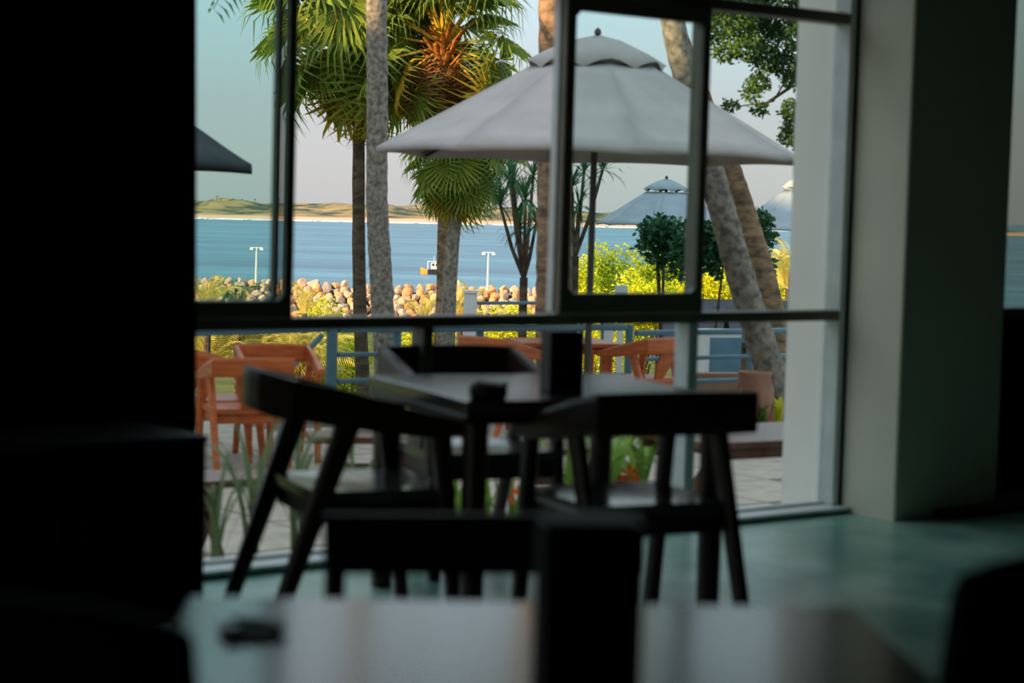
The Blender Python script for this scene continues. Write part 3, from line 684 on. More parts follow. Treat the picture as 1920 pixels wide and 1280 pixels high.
# ================================================================== UMBRELLAS
def umbrella(label, px, py_edge, d, R, zc, zcap, zap, rcap, m, rz, zg, group, py=None):
    p = at(px, py_edge, d); ze = p.z - zg
    t = thing('patio_umbrella', label, 'umbrella', (p.x, p.y, zg), rz, group)
    MB().tube([(0, 0, 0), (0, 0, ze + zap - 0.05)], 0.028, 10).build('pole', M['metal_pole'], t)
    MB().lathe([(0, 0), (0.3, 0), (0.3, 0.05), (0.06, 0.1), (0.05, 0.3), (0, 0.3)], n=16).build('base', M['metal_pole'], t)
    # one canopy panel, copied round
    g = MB(); rows, cols = 7, 6; vs = []; h = PI / 8
    for j in range(rows + 1):
        r = rcap * 0.9 + (R - rcap * 0.9) * j / rows
        fz = (R - r) / (R - rcap * 0.9)
        z = ze + (zc) * fz
        for i in range(cols + 1):
            a_ = -h + 2 * h * i / cols; rr = r * math.cos(h) / math.cos(a_)
            sag = 0.035 * math.sin(PI * min(1, max(0, 1 - fz))) * (1 - (a_ / h) ** 2) * R / 1.8
            zz = z - sag
            if j == rows: zz += 0.02 * (1 - (a_ / h) ** 2)
            vs.append((rr * math.cos(a_), rr * math.sin(a_), zz))
    fs = [(j * (cols + 1) + i, (j + 1) * (cols + 1) + i, (j + 1) * (cols + 1) + i + 1, j * (cols + 1) + i + 1) for j in range(rows) for i in range(cols)]
    # hem lip
    base = rows * (cols + 1); n = len(vs)
    for i in range(cols + 1): v = vs[base + i]; vs.append((v[0], v[1], v[2] - 0.05 * R / 1.8))
    fs += [(base + i, n + i, n + i + 1, base + i + 1) for i in range(cols)]
    pm = g.add(vs, fs).mesh('canopy_panel', m, True)
    rib = MB().bar((0.05, 0, ze + zc * 0.98), (R * 0.985, 0, ze - 0.03), 0.02, 0.025).mesh('rib', M['metal_pole'])
    strut = MB().bar((0.04, 0, ze + zc * 0.35), (R * 0.5, 0, ze + zc * 0.5), 0.016, 0.02).mesh('strut', M['metal_pole'])
    for k in range(8):
        o = link('canopy_panel', pm, t, rot=(0, 0, k * PI / 4)); o.modifiers.new('solid', 'SOLIDIFY').thickness = 0.006
        rb = link('rib', rib, t, rot=(0, 0, k * PI / 4 + PI / 8)); link('strut', strut, rb)
    g = MB(); vs = []; cols = 48
    prof = [(0.02, zap), (rcap * 0.38, zap - (zap - zcap) * 0.16), (rcap * 0.75, zap - (zap - zcap) * 0.48), (rcap, zcap + 0.0)]
    for j, (r, z) in enumerate(prof):
        for i in range(cols):
            a_ = 2 * PI * i / cols; c8 = math.cos(((a_ + PI / 8) % (PI / 4)) - PI / 8)
            rr = r * math.cos(PI / 8) / math.cos(((a_ + PI / 8) % (PI / 4)) - PI / 8)
            ph = abs(math.sin(a_ * 4)); zz = z + ze + (0.07 * ph * R / 1.8 if j == 3 else 0)
            vs.append((rr * math.cos(a_), rr * math.sin(a_), zz))
    fs = [(j * cols + i, j * cols + (i + 1) % cols, (j + 1) * cols + (i + 1) % cols, (j + 1) * cols + i) for j in range(3) for i in range(cols)]
    fs.append(tuple(range(cols)))
    o = g.add(vs, fs).build('vent_cap', m, t, smooth=True); o.modifiers.new('solid', 'SOLIDIFY').thickness = 0.006
    MB().lathe([(0, ze + zap + 0.07), (0.025, ze + zap + 0.05), (0.03, ze + zap + 0.02), (0.012, ze + zap), (0, ze + zap - 0.02)], n=10).build('finial', M['metal_pole'], t)
    return t
UG = 'patio umbrellas'
umbrella('large pale grey patio umbrella with scalloped vent cap, filling the middle of the view', 1114, 288, 16.2, 1.77, 0.70, 0.655, 0.945, 0.575, M['umbrella'], 0.55, TZ0, UG)
umbrella('grey patio umbrella farther down the garden, seen through the window sash', 1247, 421, 37.0, 1.30, 0.60, 0.60, 0.84, 0.42, M['umbrella_shaded'], 0.2, -2.2, UG)
umbrella('grey patio umbrella partly hidden by the white pier', 1508, 431, 35.5, 1.3, 0.7, 0.70, 0.98, 0.42, M['umbrella_shaded'], 0.3, -2.2, UG)
umbrella('charcoal patio umbrella corner beside the black curtain', 60, 300, 14.6, 1.72, 0.80, 0.78, 1.05, 0.5, M['umbrella_dark'], 0.12, TZ0, UG)

# ================================================================== GARDEN GROUND, SEA, FAR SHORE
SEA = -13.5
def gz(y):
    pts = [(10, -0.9), (17, -1.0), (22, -2.0), (30, -2.8), (45, -4.0), (80, -7.0), (150, -10.5), (225, -12.6), (250, -13.1), (262, -13.35), (300, -16)]
    for (y0, z0), (y1, z1) in zip(pts, pts[1:]):
        if y <= y1: return z0 + (z1 - z0) * max(0, (y - y0)) / (y1 - y0)
    return pts[-1][1]
g = MB(); ys = [12, 15, 17.5, 20, 22, 26, 30, 36, 45, 60, 80, 110, 150, 190, 225, 262, 300]; nx = 24; vs = []
for y in ys:
    w_ = max(30, y * 1.4)
    for i in range(nx + 1):
        x = -w_ + 2 * w_ * i / nx; vs.append((x, y, gz(y) + 0.15 * math.sin(x * 0.7 + y) * min(1, y / 60)))
g.add(vs, [(j * (nx + 1) + i, j * (nx + 1) + i + 1, (j + 1) * (nx + 1) + i + 1, (j + 1) * (nx + 1) + i) for j in range(len(ys) - 1) for i in range(nx)])
struct(g.build('ground_slope', M['grass_slope'], smooth=True), 'garden slope falling to the shore')

def sea_mat():
    m = bpy.data.materials.new('sea_water'); m.use_nodes = True; t = m.node_tree; N = t.nodes; L = t.links; b = N['Principled BSDF']
    b.inputs['Roughness'].default_value = 0.35; b.inputs['Specular IOR Level'].default_value = 0.25
    co = N.new('ShaderNodeTexCoord'); mp = N.new('ShaderNodeMapping'); mp.inputs['Scale'].default_value = (0.006, 0.022, 1)
    L.new(co.outputs['Object'], mp.inputs[0])
    n = N.new('ShaderNodeTexNoise'); n.inputs['Scale'].default_value = 1.0; n.inputs['Detail'].default_value = 10; n.inputs['Roughness'].default_value = 0.78; L.new(mp.outputs[0], n.inputs['Vector'])
    r = N.new('ShaderNodeValToRGB'); e = r.color_ramp.elements; e[0].position = 0.43; e[0].color = lin(24, 78, 104); e[1].position = 0.57; e[1].color = lin(56, 118, 140)
    e2_ = e.new(0.66); e2_.color = lin(92, 146, 164)
    L.new(n.outputs['Fac'], r.inputs[0]); L.new(r.outputs[0], b.inputs['Base Color'])
    bp = N.new('ShaderNodeBump'); bp.inputs['Strength'].default_value = 0.6; bp.inputs['Distance'].default_value = 1.5
    L.new(n.outputs['Fac'], bp.inputs['Height']); L.new(bp.outputs[0], b.inputs['Normal'])
    return m
g = MB(); g.add([(-3000, 256, SEA), (3000, 256, SEA), (9000, 16000, SEA), (-9000, 16000, SEA)], [(0, 1, 2, 3)])
struct(g.build('water_sea', sea_mat()), 'teal blue sea with small waves')

# far shore: shoreline from atz, low dunes behind
def far_mat():
    m = bpy.data.materials.new('hazed_dune_land'); m.use_nodes = True; t = m.node_tree; N = t.nodes; L = t.links; b = N['Principled BSDF']; b.inputs['Roughness'].default_value = 0.95
    b.inputs['Specular IOR Level'].default_value = 0.0
    ge = N.new('ShaderNodeNewGeometry'); s = N.new('ShaderNodeSeparateXYZ'); L.new(ge.outputs['Position'], s.inputs[0])
    n = N.new('ShaderNodeTexNoise'); n.inputs['Scale'].default_value = 0.03; n.inputs['Detail'].default_value = 6; L.new(ge.outputs['Position'], n.inputs['Vector'])
    r = N.new('ShaderNodeValToRGB'); e = r.color_ramp.elements; e[0].position = 0.40; e[0].color = lin(72, 84, 76); e[1].position = 0.56; e[1].color = lin(146, 132, 98)  # faded tones, the haze over the sea is put into the colour
    L.new(n.outputs['Fac'], r.inputs[0])
    mr = N.new('ShaderNodeMapRange'); mr.inputs['From Min'].default_value = SEA + 2.6; mr.inputs['From Max'].default_value = SEA + 4.0; L.new(s.outputs['Z'], mr.inputs['Value'])
    mx = N.new('ShaderNodeMix'); mx.data_type = 'RGBA'; mx.inputs[6].default_value = lin(214, 176, 146); L.new(mr.outputs[0], mx.inputs[0]); L.new(r.outputs[0], mx.inputs[7]); L.new(mx.outputs[2], b.inputs['Base Color'])
    return m
from mathutils import noise as mnoise
s0 = atz(300, 408.5, SEA); s1_ = atz(1560, 435, SEA)
g = MB(); nx, ny = 220, 14; vs = []
dirs = (s1_ - s0); dn = Vector((-dirs.y, dirs.x, 0)).normalized()
for j in range(ny + 1):
    v_ = [0, 14, 32, 50, 75, 105, 140, 180, 225, 280, 340, 420, 520, 640, 800][j]
    for i in range(nx + 1):
        u_ = -0.3 + 1.9 * i / nx; p = s0 + dirs * u_ + dn * (v_ + 8 * mnoise.noise(Vector((u_ * 18, 0, 0))))
        n1__ = mnoise.fractal(Vector((p.x * 0.014, p.y * 0.008, 1.3)), 0.9, 2.1, 5)
        hmax = 11.6 if u_ < 1.2 else 10
        prof = min(1, max(0, (v_ - 40) / 230)) ** 0.7
        z = SEA - 0.4 + min(2.8, v_ * 0.08) + prof * hmax * (0.62 + 0.85 * n1__) + (1.8 * n1__ if v_ > 50 else 0)
        vs.append((p.x, p.y, z))
g.add(vs, [(j * (nx + 1) + i, j * (nx + 1) + i + 1, (j + 1) * (nx + 1) + i + 1, (j + 1) * (nx + 1) + i) for j in range(ny) for i in range(nx)])
struct(g.build('land_far_shore', far_mat(), smooth=True), 'low dune covered far shore with a sandy beach')
foam = mat('surf_foam', lin(240, 236, 228), lin(214, 212, 208), rough=0.9, scale=0.05, spec=0.0)
g = MB()
for i in range(150):
    u_ = rnd(-0.25, 1.2); L_ = rnd(0.03, 0.10); off = -rnd(0, 30); n_ = 10; vs = []
    for k in range(n_ + 1):
        p = s0 + dirs * (u_ + L_ * k / n_) + dn * (off + 8 * mnoise.noise(Vector(((u_ + L_ * k / n_) * 18, 0, 0))) + rnd(-.8, .8)); wv = 9.0 * math.sin(PI * k / n_) + 0.3
        vs += [(p.x, p.y, SEA + 0.05), (p.x + dn.x * wv / 2, p.y + dn.y * wv / 2, SEA + rnd(.5, 1.3)), (p.x + dn.x * wv, p.y + dn.y * wv, SEA + 0.05)]
    g.add(vs, [f for k in range(n_) for f in ((3 * k, 3 * k + 3, 3 * k + 4, 3 * k + 1), (3 * k + 1, 3 * k + 4, 3 * k + 5, 3 * k + 2))])
tag(g.build('surf_foam', foam), 'white surf breaking along the far beach', 'surf', kind='stuff')

# breakwater of boulders
BD = 250.0
bw = thing('breakwater', 'breakwater of tumbled tan boulders in front of the sea', 'breakwater', (at(700, 535, BD).x, BD, -12.6))
base = bw.location.copy()
rock_m = [mat('boulder_%d' % i, c, c2_, rough=0.9, scale=1.2, spec=0.1, bump=0.4, bscale=3) for i, (c, c2_) in enumerate(((lin(196, 168, 140), lin(168, 140, 118)), (lin(206, 158, 110), lin(176, 130, 92)), (lin(182, 166, 150), lin(150, 138, 128))))]
import bmesh
rocks = []
for i in range(9):
    bm = bmesh.new(); bmesh.ops.create_icosphere(bm, subdivisions=2, radius=0.5)
    o3 = Vector((rnd(0, 50), rnd(0, 50), rnd(0, 50)))
    for v in bm.verts:
        n_ = mnoise.noise(v.co * 2.2 + o3); v.co *= 1 + 0.45 * n_
        for ax in range(3): v.co[ax] = max(-0.42, min(0.42, v.co[ax]))
    me = bpy.data.meshes.new('boulder'); bm.to_mesh(me); bm.free(); me.materials.append(rock_m[i % 3]); rocks.append(me)
rows = 7; cnt = 0
for r in range(rows):
    x = 345 + rnd(0, 12)
    while x < 1010:
        s_ = rnd(0.95, 1.6); yt = 529 + (x - 370) * 0.028 + r * 9.5 + rnd(-2.5, 2.5)
        p = at(x, yt, BD - r * 0.9 + rnd(-.4, .4))
        link('boulder', random.choice(rocks), bw, p - base, (rnd(0, 6), rnd(0, 6), rnd(0, 6)), (s_ * rnd(.8, 1.25), s_ * rnd(.8, 1.2), s_ * rnd(.8, 1.1)))
        cnt += 1; x += s_ * 14.5 * rnd(0.9, 1.15)
g = MB(); p0 = at(340, 536, BD + 0.6) - base; p1 = at(1014, 555, BD + 0.6) - base; q0 = at(340, 606, BD - 6) - base; q1 = at(1014, 625, BD - 6) - base
g.add([p0, p1, q1, q0, p0 + Vector((0, 6, -6)), p1 + Vector((0, 6, -6))], [(0, 1, 2, 3), (1, 0, 4, 5)])
g.build('gap_shade_core', mat('gap_shade', lin(70, 60, 52), lin(48, 42, 38), rough=0.95, scale=0.8), bw)  # dark sheet behind the boulders paints the shade in their gaps

# lamp posts on the breakwater
def lamp_post(label, px, pyt, pyb, d):
    b_ = at(px, pyb, d); tp = at(px, pyt, d); h = tp.z - b_.z
    t = thing('lamp_post', label, 'lamp post', b_, group='lamp posts on the breakwater')
    MB().tube([(0, 0, 0), (0, 0, h)], [0.16, 0.11], 8).build('pole', M['white_paint'], t)
    MB().bar((-0.7, 0, h), (0.7, 0, h), 0.12, 0.1).build('cross_arm', M['white_paint'], t)
    for s_ in (-1, 1): MB().box((s_ * 0.62, -0.1, h - 0.16), (0.42, 0.4, 0.3)).build('lamp_head', M['white_paint'], t)
lamp_post('white lamp post on the breakwater beside the curtain edge', 480, 464, 530, BD - 2)
lamp_post('white lamp post on the breakwater beyond the palms', 914, 473, 545, BD - 2)

# fishing boat
bp_ = atz(818, 514, SEA); bt = thing('fishing_boat', 'small orange and white fishing boat moored off the breakwater', 'boat', (bp_.x, bp_.y, SEA), 0.12)
orange = mat('boat_orange', lin(236, 140, 44), lin(214, 120, 36), rough=0.5, scale=1); hullm = mat('boat_hull', lin(58, 60, 66), lin(46, 48, 54), rough=0.5, scale=1)
def hull(x0, x1, m, name):
    g = MB(); vs = []; n = 8
    for i in range(n + 1):
        x = x0 + (x1 - x0) * i / n; f = min(1, (x + 3.6) / 1.6) if x < -2 else 1; f = max(0.12, f); w_ = 1.1 * f; sh = 1.0 + (0.55 * ((-x - 1) / 2.6) ** 2 if x < -1 else 0)
        vs += [(x, -w_, sh), (x, -w_ * 0.7, -0.1), (x, w_ * 0.7, -0.1), (x, w_, sh)]
    fs = [(4 * i + k, 4 * i + 4 + k, 4 * i + 4 + (k + 1) % 4, 4 * i + (k + 1) % 4) for i in range(n) for k in range(4)] + [(0, 1, 2, 3), (4 * n + 3, 4 * n + 2, 4 * n + 1, 4 * n)]
    return g.add(vs, fs).build(name, m, bt)
hull(-3.6, -2.0, orange, 'bow'); hull(-2.0, 3.2, hullm, 'hull')
MB().box((-0.4, 0, 1.9), (1.5, 1.4, 1.6)).build('wheelhouse', M['white_paint'], bt, bevel=0.08)
for x in (-0.8, 0.0): MB().box((x, -0.72, 2.1), (0.45, 0.05, 0.5)).build('window_pane', hullm, bt)
MB().box((0.3, 0, 2.8), (4.6, 1.7, 0.12)).build('deck_roof', M['white_paint'], bt)
for x in (-1.9, 0.9, 2.5):
    for y in (-0.8, 0.8): MB().tube([(x, y, 0.9), (x, y, 2.8)], 0.06, 6).build('roof_post', M['white_paint'], bt)
MB().tube([(-0.6, 0, 2.8), (-0.6, 0, 4.1)], 0.05, 6).build('mast', M['white_paint'], bt); MB().tube([(0.3, 0, 2.8), (0.3, 0, 5.4)], 0.04, 6).build('antenna', M['white_paint'], bt)

# far palms on the dunes: small crowns on thin trunks
def far_palm(px, py, d, label):
    p = at(px, py, d); h = 6.0
    t = thing('far_palm', label, 'tree', (p.x, p.y, p.z - h), group='lone palms on the far shore')
    MB().tube([(0, 0, 0), (0.1, 0, h)], [0.3, 0.22], 5).build('trunk', M['trunk_dark'], t)
    g = MB()
    for k in range(9):
        a_ = k * 0.7; L_ = rnd(1.6, 2.3); dx, dy = math.cos(a_), math.sin(a_)
        g.add([(0.1, 0, h), (dx * L_ * .5 - dy * .35, dy * L_ * .5 + dx * .35, h + 0.5), (dx * L_, dy * L_, h - 0.5), (dx * L_ * .5 + dy * .35, dy * L_ * .5 - dx * .35, h + 0.4)], [(0, 1, 2, 3)])
    g.build('crown', M['dark_green'], t)
for i, (px, py) in enumerate(((407, 368), (414, 373), (432, 375), (454, 374), (478, 374), (437, 373), (523, 372))):
    pp = s0 + dirs * ((px - 300) / 1260.0)
    far_palm(px, py, pp.y + 330, ['tiny lone palm on the far dunes nearest the curtain', 'tiny low palm right beside the first lone one on the dunes', 'tiny palm standing midway along the dune crest', 'tiny palm with clear trunk on the dune crest', 'tiny palm on the dunes just left of the sash', 'short tiny palm in the gap of the dune crest', 'tiny palm on the dunes seen between the two sash stiles'][i])

# ================================================================== PALMS
def fan_leaf(Lp, R, n, spread, bend, m, seed):
    rr = random.Random(seed); g = MB()
    vs = []; fs = []
    cb, sb = math.cos(bend), math.sin(bend)
    def place(x, y, z): return (x, Lp + y * cb + z * sb, -y * sb + z * cb)
    for i in range(n):
        a_ = -spread / 2 + spread * i / (n - 1); w = spread / (n - 1) * 0.46
        L_ = R * (0.72 + 0.28 * math.cos(a_ * 0.6)) * rr.uniform(.88, 1.05)
        k = len(vs); dr = 0.10 + 0.25 * rr.random()
        up = 0.05 * R if i % 2 else -0.02 * R
        def P(r, aa, z): return place(math.sin(aa) * r, math.cos(aa) * r, z)
        vs += [P(0.02, a_, 0), P(L_ * .42, a_ - w, up - 0.02 * R), P(L_ * .42, a_ + w, -up - 0.02 * R), P(L_ * .75, a_ - w * .33, -dr * R * .35), P(L_ * .75, a_ + w * .33, -dr * R * .35), P(L_ * (1 - dr * .3), a_, -dr * R * 1.5)]
        fs += [(k, k + 1, k + 2), (k + 1, k + 3, k + 4, k + 2), (k + 3, k + 5, k + 4)]
    g.add(vs, fs)
    me = g.mesh('frond', m)
    # petiole
    pg = MB().bar((0, 0, 0), (0, Lp, 0), 0.085, 0.045, 0.04, 0.03); nv = len(me.vertices)
    return me, pg.mesh('petiole', M['petiole'])
FAN = {}
for kk, mm in (('fan', 'fan'), ('fan_yellow', 'fan_yellow'), ('dead', 'dead')):
    FAN[kk] = [fan_leaf(0.9, 0.95, 30, 4.3, bd, M[mm], i) for i, bd in enumerate((0.35, 0.8, 1.25, 0.6))]

def fan_palm(label, px_c, py_c, d, px_b, py_b, trunk_r, scale, nf, trunkm, zg, boot=True, dead=10, seed=1, emin=-1.1, emax=1.35, open_front=False):
    rr = random.Random(seed); top = at(px_c, py_c, d); bot = at(px_b, py_b, d)
    sl = (bot - top) * ((top.z - zg) / (top.z - bot.z)); foot = top + sl
    t = thing('fan_palm', label, 'palm tree', (foot.x, foot.y, zg), group='fan palms beyond the terrace')
    o = Vector((foot.x, foot.y, zg)); pts = []; rad = []
    for i in range(15):
        f = i / 14; pts.append(foot.lerp(top, f) - o + Vector((0.05 * math.sin(f * 5 + seed), 0, 0))); rad.append(trunk_r * (1.25 - 0.3 * f) * (1 + 0.05 * (i % 2)))
    MB().tube(pts, rad, 12, 0.04).build('trunk', trunkm, t, smooth=True)
    c = top - o
    if boot:
        g = MB()
        for i in range(46):
            a_ = i * 2.4; z = -0.9 * scale + 1.0 * scale * i / 46; r0 = trunk_r * 0.9
            p0 = c + Vector((math.cos(a_) * r0, math.sin(a_) * r0, z)); p1 = p0 + Vector((math.cos(a_) * .28 * scale, math.sin(a_) * .28 * scale, 0.30 * scale))
            g.bar(p0, p1, 0.10 * scale, 0.05 * scale, 0.06 * scale, 0.03 * scale)
        g.build('leaf_boots', M['boot'], t)
    n = nf + dead
    for i in range(n):
        dd_ = i < dead; f = (i - dead) / max(1, nf - 1)
        e_ = rr.uniform(-1.5, -0.9) if dd_ else emin + (emax - emin) * f + rr.uniform(-.15, .15)
        az = i * 2.399 + rr.uniform(-.2, .2)
        kind = 'dead' if dd_ else ('fan_yellow' if f < 0.12 and rr.random() < 0.5 else 'fan')
        if open_front and -math.cos(az) > 0.35 and -0.75 < e_ < 0.9: continue
        me, pe = rr.choice(FAN[kind]); s_ = scale * rr.uniform(.85, 1.12) * (0.8 if dd_ else 1)
        fr = link('frond', me, t, c + Vector((0, 0, 0.05 * f)), (e_, rr.uniform(-.3, .3), az), (s_,) * 3)
        link('petiole', pe, fr)
    return t
fan_palm('tall fan palm with dark trunk left of the grey palm trunk', 664, 55, 36, 680, 585, 0.105, 1.28, 44, M['trunk_dark'], -3.2, True, 12, 3, -1.3, 1.3)
fan_palm('fan palm with glowing orange crown base in the upper middle', 832, 88, 35, 828, 585, 0.12, 1.12, 46, M['trunk_brown'], -3.2, True, 14, 5, -0.9, 1.4, True)
fan_palm('lower fan palm leaning beside it with a hanging skirt of leaves', 862, 300, 33, 846, 585, 0.11, 0.72, 40, M['trunk_grey'], -3.0, True, 16, 8, -1.2, 0.9)

def feather(L, m, n=34, droop=0.9, ll=0.45):
    g = MB(); pts = []
    p = Vector((0, 0, 0))
    for i in range(n + 1):
        t = i / n; a_ = 0.5 - droop * 2.0 * t * t; pts.append(p.copy()); p = p + Vector((0, math.cos(a_), math.sin(a_))) * (L / n)
    rc = MB().tube(pts, [0.022 * (1 - 0.85 * i / n) for i in range(n + 1)], 5); g.v = rc.v; g.f = rc.f
    for i in range(3, n + 1):
        t = i / n; l_ = ll * math.sin(PI * (0.12 + 0.80 * t)) + 0.05
        for s_ in (-1, 1):
            b_ = pts[i]; tip = b_ + Vector((s_ * l_ * 0.75, l_ * 0.45, -l_ * 0.45)); md = b_ + Vector((s_ * l_ * 0.45, l_ * 0.2, -l_ * 0.1)); w = 0.018
            g.add([b_, md + Vector((0, w, 0)), tip, md - Vector((0, w, 0))], [(0, 1, 2, 3)])
    return g.mesh('frond', m)
FEA = {k: [feather(2.4, M[k]), feather(2.1, M[k], droop=1.2)] for k in ('fan', 'straw', 'dark_green')}
def trunk_path(pixels, d0, d1, zg):
    n = len(pixels); pts = [at(px, py, d0 + (d1 - d0) * i / (n - 1)) for i, (px, py) in enumerate(pixels)]
    # continue the lowest leg to the ground
    a_, b_ = pts[-2], pts[-1]; f = (b_.z - zg) / (a_.z - b_.z)
    if f > 0: pts.append(b_ + (b_ - a_) * f)
    return pts
def coconut(label, pixels, d0, d1, zg, r0, r1, m, nf, seed, crown=True, group='coconut palms'):
    rr = random.Random(seed); P = trunk_path(pixels, d0, d1, zg); foot = P[-1]; o = Vector((foot.x, foot.y, zg))
    t = thing('coconut_palm', label, 'palm tree', o, group=group)
    # refine
    fine = []
    for a_, b_ in zip(P, P[1:]):
        for k in range(8): fine.append(a_.lerp(b_, k / 8))
    fine.append(P[-1]); 
    for _ in range(6): fine = [fine[0]] + [(fine[i - 1] + fine[i] * 2 + fine[i + 1]) / 4 for i in range(1, len(fine) - 1)] + [fine[-1]]
    N_ = len(fine); rad = [(r0 + (r1 - r0) * (i / (N_ - 1)) ** 1.5) * (1 + 0.05 * (i % 2)) for i in range(N_)]
    MB().tube([p - o for p in fine], rad, 14, 0.03).build('trunk', m, t, smooth=True)
    top = fine[0] - o
    if crown:
        for i in range(nf):
            me = rr.choice(FEA['fan'])
            link('frond', me, t, top, (rr.uniform(-.35, 0.9), rr.uniform(-.3, .3), i * 2.399), (rr.uniform(.9, 1.1),) * 3)
    return t
coconut('straight grey palm trunk standing between the fan palms', [(706, -420), (706, 0), (708, 200), (706, 380), (712, 480), (718, 590)], 27, 27, -2.6, 0.135, 0.16, M['trunk_grey'], 14, 1)
coconut('thick scarred palm trunk beside the open sash', [(1044, -330), (1043, 0), (1041, 200), (1039, 450), (1038, 590)], 19.5, 19.5, -1.6, 0.165, 0.18, M['trunk_brown'], 14, 2)
coconut('leaning palm trunk crossing the window by the white pier', [(1232, -260), (1262, 60), (1300, 200), (1345, 360), (1394, 540), (1440, 680), (1462, 755)], 18.0, 18.2, -0.5, 0.105, 0.16, M['trunk_grey'], 14, 3)
coconut('second leaning palm trunk behind the first, sunlit near its top', [(1268, 60), (1320, 200), (1368, 310), (1405, 420), (1440, 540), (1470, 680)], 24.0, 24.0, -1.8, 0.12, 0.15, M['trunk_brown'], 0, 4, False)
# palm outside the frame whose frond tips hang beside the curtain
coconut('palm beside the curtain of which only frond tips show', [(170, -120), (150, 300), (140, 600)], 19, 19, -1.6, 0.13, 0.16, M['trunk_grey'], 13, 6)

# ------------------------------------------------------------------ leafy shrubs and trees
def leaf_cloud(blobs, n, size, seed, aspect=0.5):
    rr = random.Random(seed); g = MB(); tot = sum(b[1] ** 2 for b in blobs)
    V = g.v; Fc = g.f
    for c, r, sq in blobs:
        for _ in range(max(6, int(n * r * r / tot))):
            u_ = rr.uniform(-1, 1); a_ = rr.uniform(0, 2 * PI); q = math.sqrt(1 - u_ * u_); rad = r * rr.uniform(0.55, 1.05)
            p = Vector((c[0] + q * math.cos(a_) * rad, c[1] + q * math.sin(a_) * rad, c[2] + u_ * rad * sq))
            d = Vector((rr.gauss(0, 1), rr.gauss(0, 1), rr.gauss(0, .7))).normalized(); e = d.cross(Vector((rr.gauss(0, 1), rr.gauss(0, 1), rr.gauss(0, 1)))).normalized()
            s_ = size * rr.uniform(.7, 1.3); k = len(V); w = s_ * aspect / 2
            V += [tuple(p), tuple(p + d * s_ * .5 + e * w), tuple(p + d * s_), tuple(p + d * s_ * .5 - e * w)]; Fc.append((k, k + 1, k + 2, k + 3))
    return g
def bush(name, label, cat, px, py_top, d, w, h, m, n, size, seed, group, zg=None, sq=0.9, nb=14, stem=True):
    p = at(px, py_top, d); zg = gz(d) if zg is None else zg; rr = random.Random(seed)
    t = thing(name, label, cat, (p.x, p.y, zg), group=group); H_ = p.z - zg; blobs = []
    for i in range(nb):
        f = rr.random(); r = min(w * rr.uniform(.18, .34), h * 0.4)
        z = H_ - r * sq - (h - 2 * r * sq) * f
        ww = (w / 2 - r * 0.6) * (0.6 + 0.4 * min(1, f * 2))
        blobs.append(((rr.uniform(-1, 1) * ww, rr.uniform(-.8, .8) * ww, z), r, sq))
    leaf_cloud(blobs, n, size, seed).build('foliage', m, t)
    if stem:
        g = MB()
        for i in range(2 if name == 'small_tree' else 5):
            c = blobs[i][0]; g.tube([(rr.uniform(-.05, .05), 0, 0), (c[0] * .4, c[1] * .4, c[2] * .6), c], [0.035, 0.025, 0.01], 6)
        g.build('stem', M['trunk_dark'], t)
    return t
SG = 'sunlit yellow-green shrubs on the slope'
bush('shrub', 'round yellow-green shrub at the foot of the breakwater', 'shrub', 606, 545, 60, 1.7, 1.9, M['lime2'], 2600, 0.1, 11, SG)
bush('shrub', 'bright yellow-green shrub just left of the umbrella pole', 'shrub', 1082, 480, 52, 2.0, 3.0, M['lime'], 6000, 0.11, 12, SG, nb=22)
bush('shrub', 'tall rounded yellow-green shrub right of the umbrella pole', 'shrub', 1152, 449, 54, 2.1, 3.2, M['lime2'], 8000, 0.11, 13, SG, nb=26)
bush('shrub', 'yellow-green shrub below the farther umbrella', 'shrub', 1240, 452, 53, 1.8, 2.8, M['lime2'], 7000, 0.11, 14, SG, nb=24)
bush('shrub', 'low lime shrub in front of the farther umbrella pole', 'shrub', 1205, 505, 50, 2.0, 1.6, M['lime'], 5000, 0.11, 15, SG, nb=18)
bush('shrub', 'lime hedge mass beside the leaning trunk', 'shrub', 1345, 484, 52, 2.6, 2.4, M['lime'], 8000, 0.11, 16, SG, nb=24)
bush('shrub', 'lime shrub in the gap between the leaning trunk and the white pier', 'shrub', 1466, 478, 52, 1.8, 2.6, M['lime'], 5600, 0.11, 17, SG, nb=20)
bush('hedge', 'clipped bright yellow-green hedge behind the slim blue rail', 'hedge', 955, 558, 50, 2.0, 1.8, M['lime'], 4400, 0.09, 18, SG, sq=1.0, nb=24)
bush('hedge', 'yellow-green hedge seen under the transom beside the short white post', 'hedge', 1130, 585, 49, 2.6, 1.8, M['lime'], 4800, 0.09, 19, SG, sq=1.0, nb=26)
bush('hedge', 'yellow-green bush seen below the transom between trunk and table', 'hedge', 800, 606, 48, 2.2, 1.6, M['lime'], 3600, 0.09, 20, SG, nb=20)
BG = 'green bushes beyond the terrace edge'
bush('shrub', 'green leafy bush behind the thick blue post', 'shrub', 660, 613, 47, 1.1, 2.8, M['lime2'], 3400, 0.1, 21, BG, nb=20)
bush('shrub', 'green bush with yellow lights behind the slanting brace', 'shrub', 586, 622, 47, 1.2, 2.8, M['lime2'], 3400, 0.1, 22, BG, nb=20)
bush('shrub', 'low green bushes under the terrace chairs along the paving edge', 'shrub', 450, 735, 17.6, 1.5, 0.6, M['mid_green'], 2600, 0.05, 23, BG)
bush('shrub', 'low green bush behind the left armchair by the paving edge', 'shrub', 650, 725, 18, 0.9, 0.6, M['mid_green'], 2200, 0.05, 27, BG)
bush('small_tree', 'dark leafy young tree in front of the farther umbrella', 'tree', 1258, 392, 27, 0.85, 0.9, M['dark_green'], 1800, 0.11, 24, 'dark leafy trees by the leaning trunk', sq=0.8)
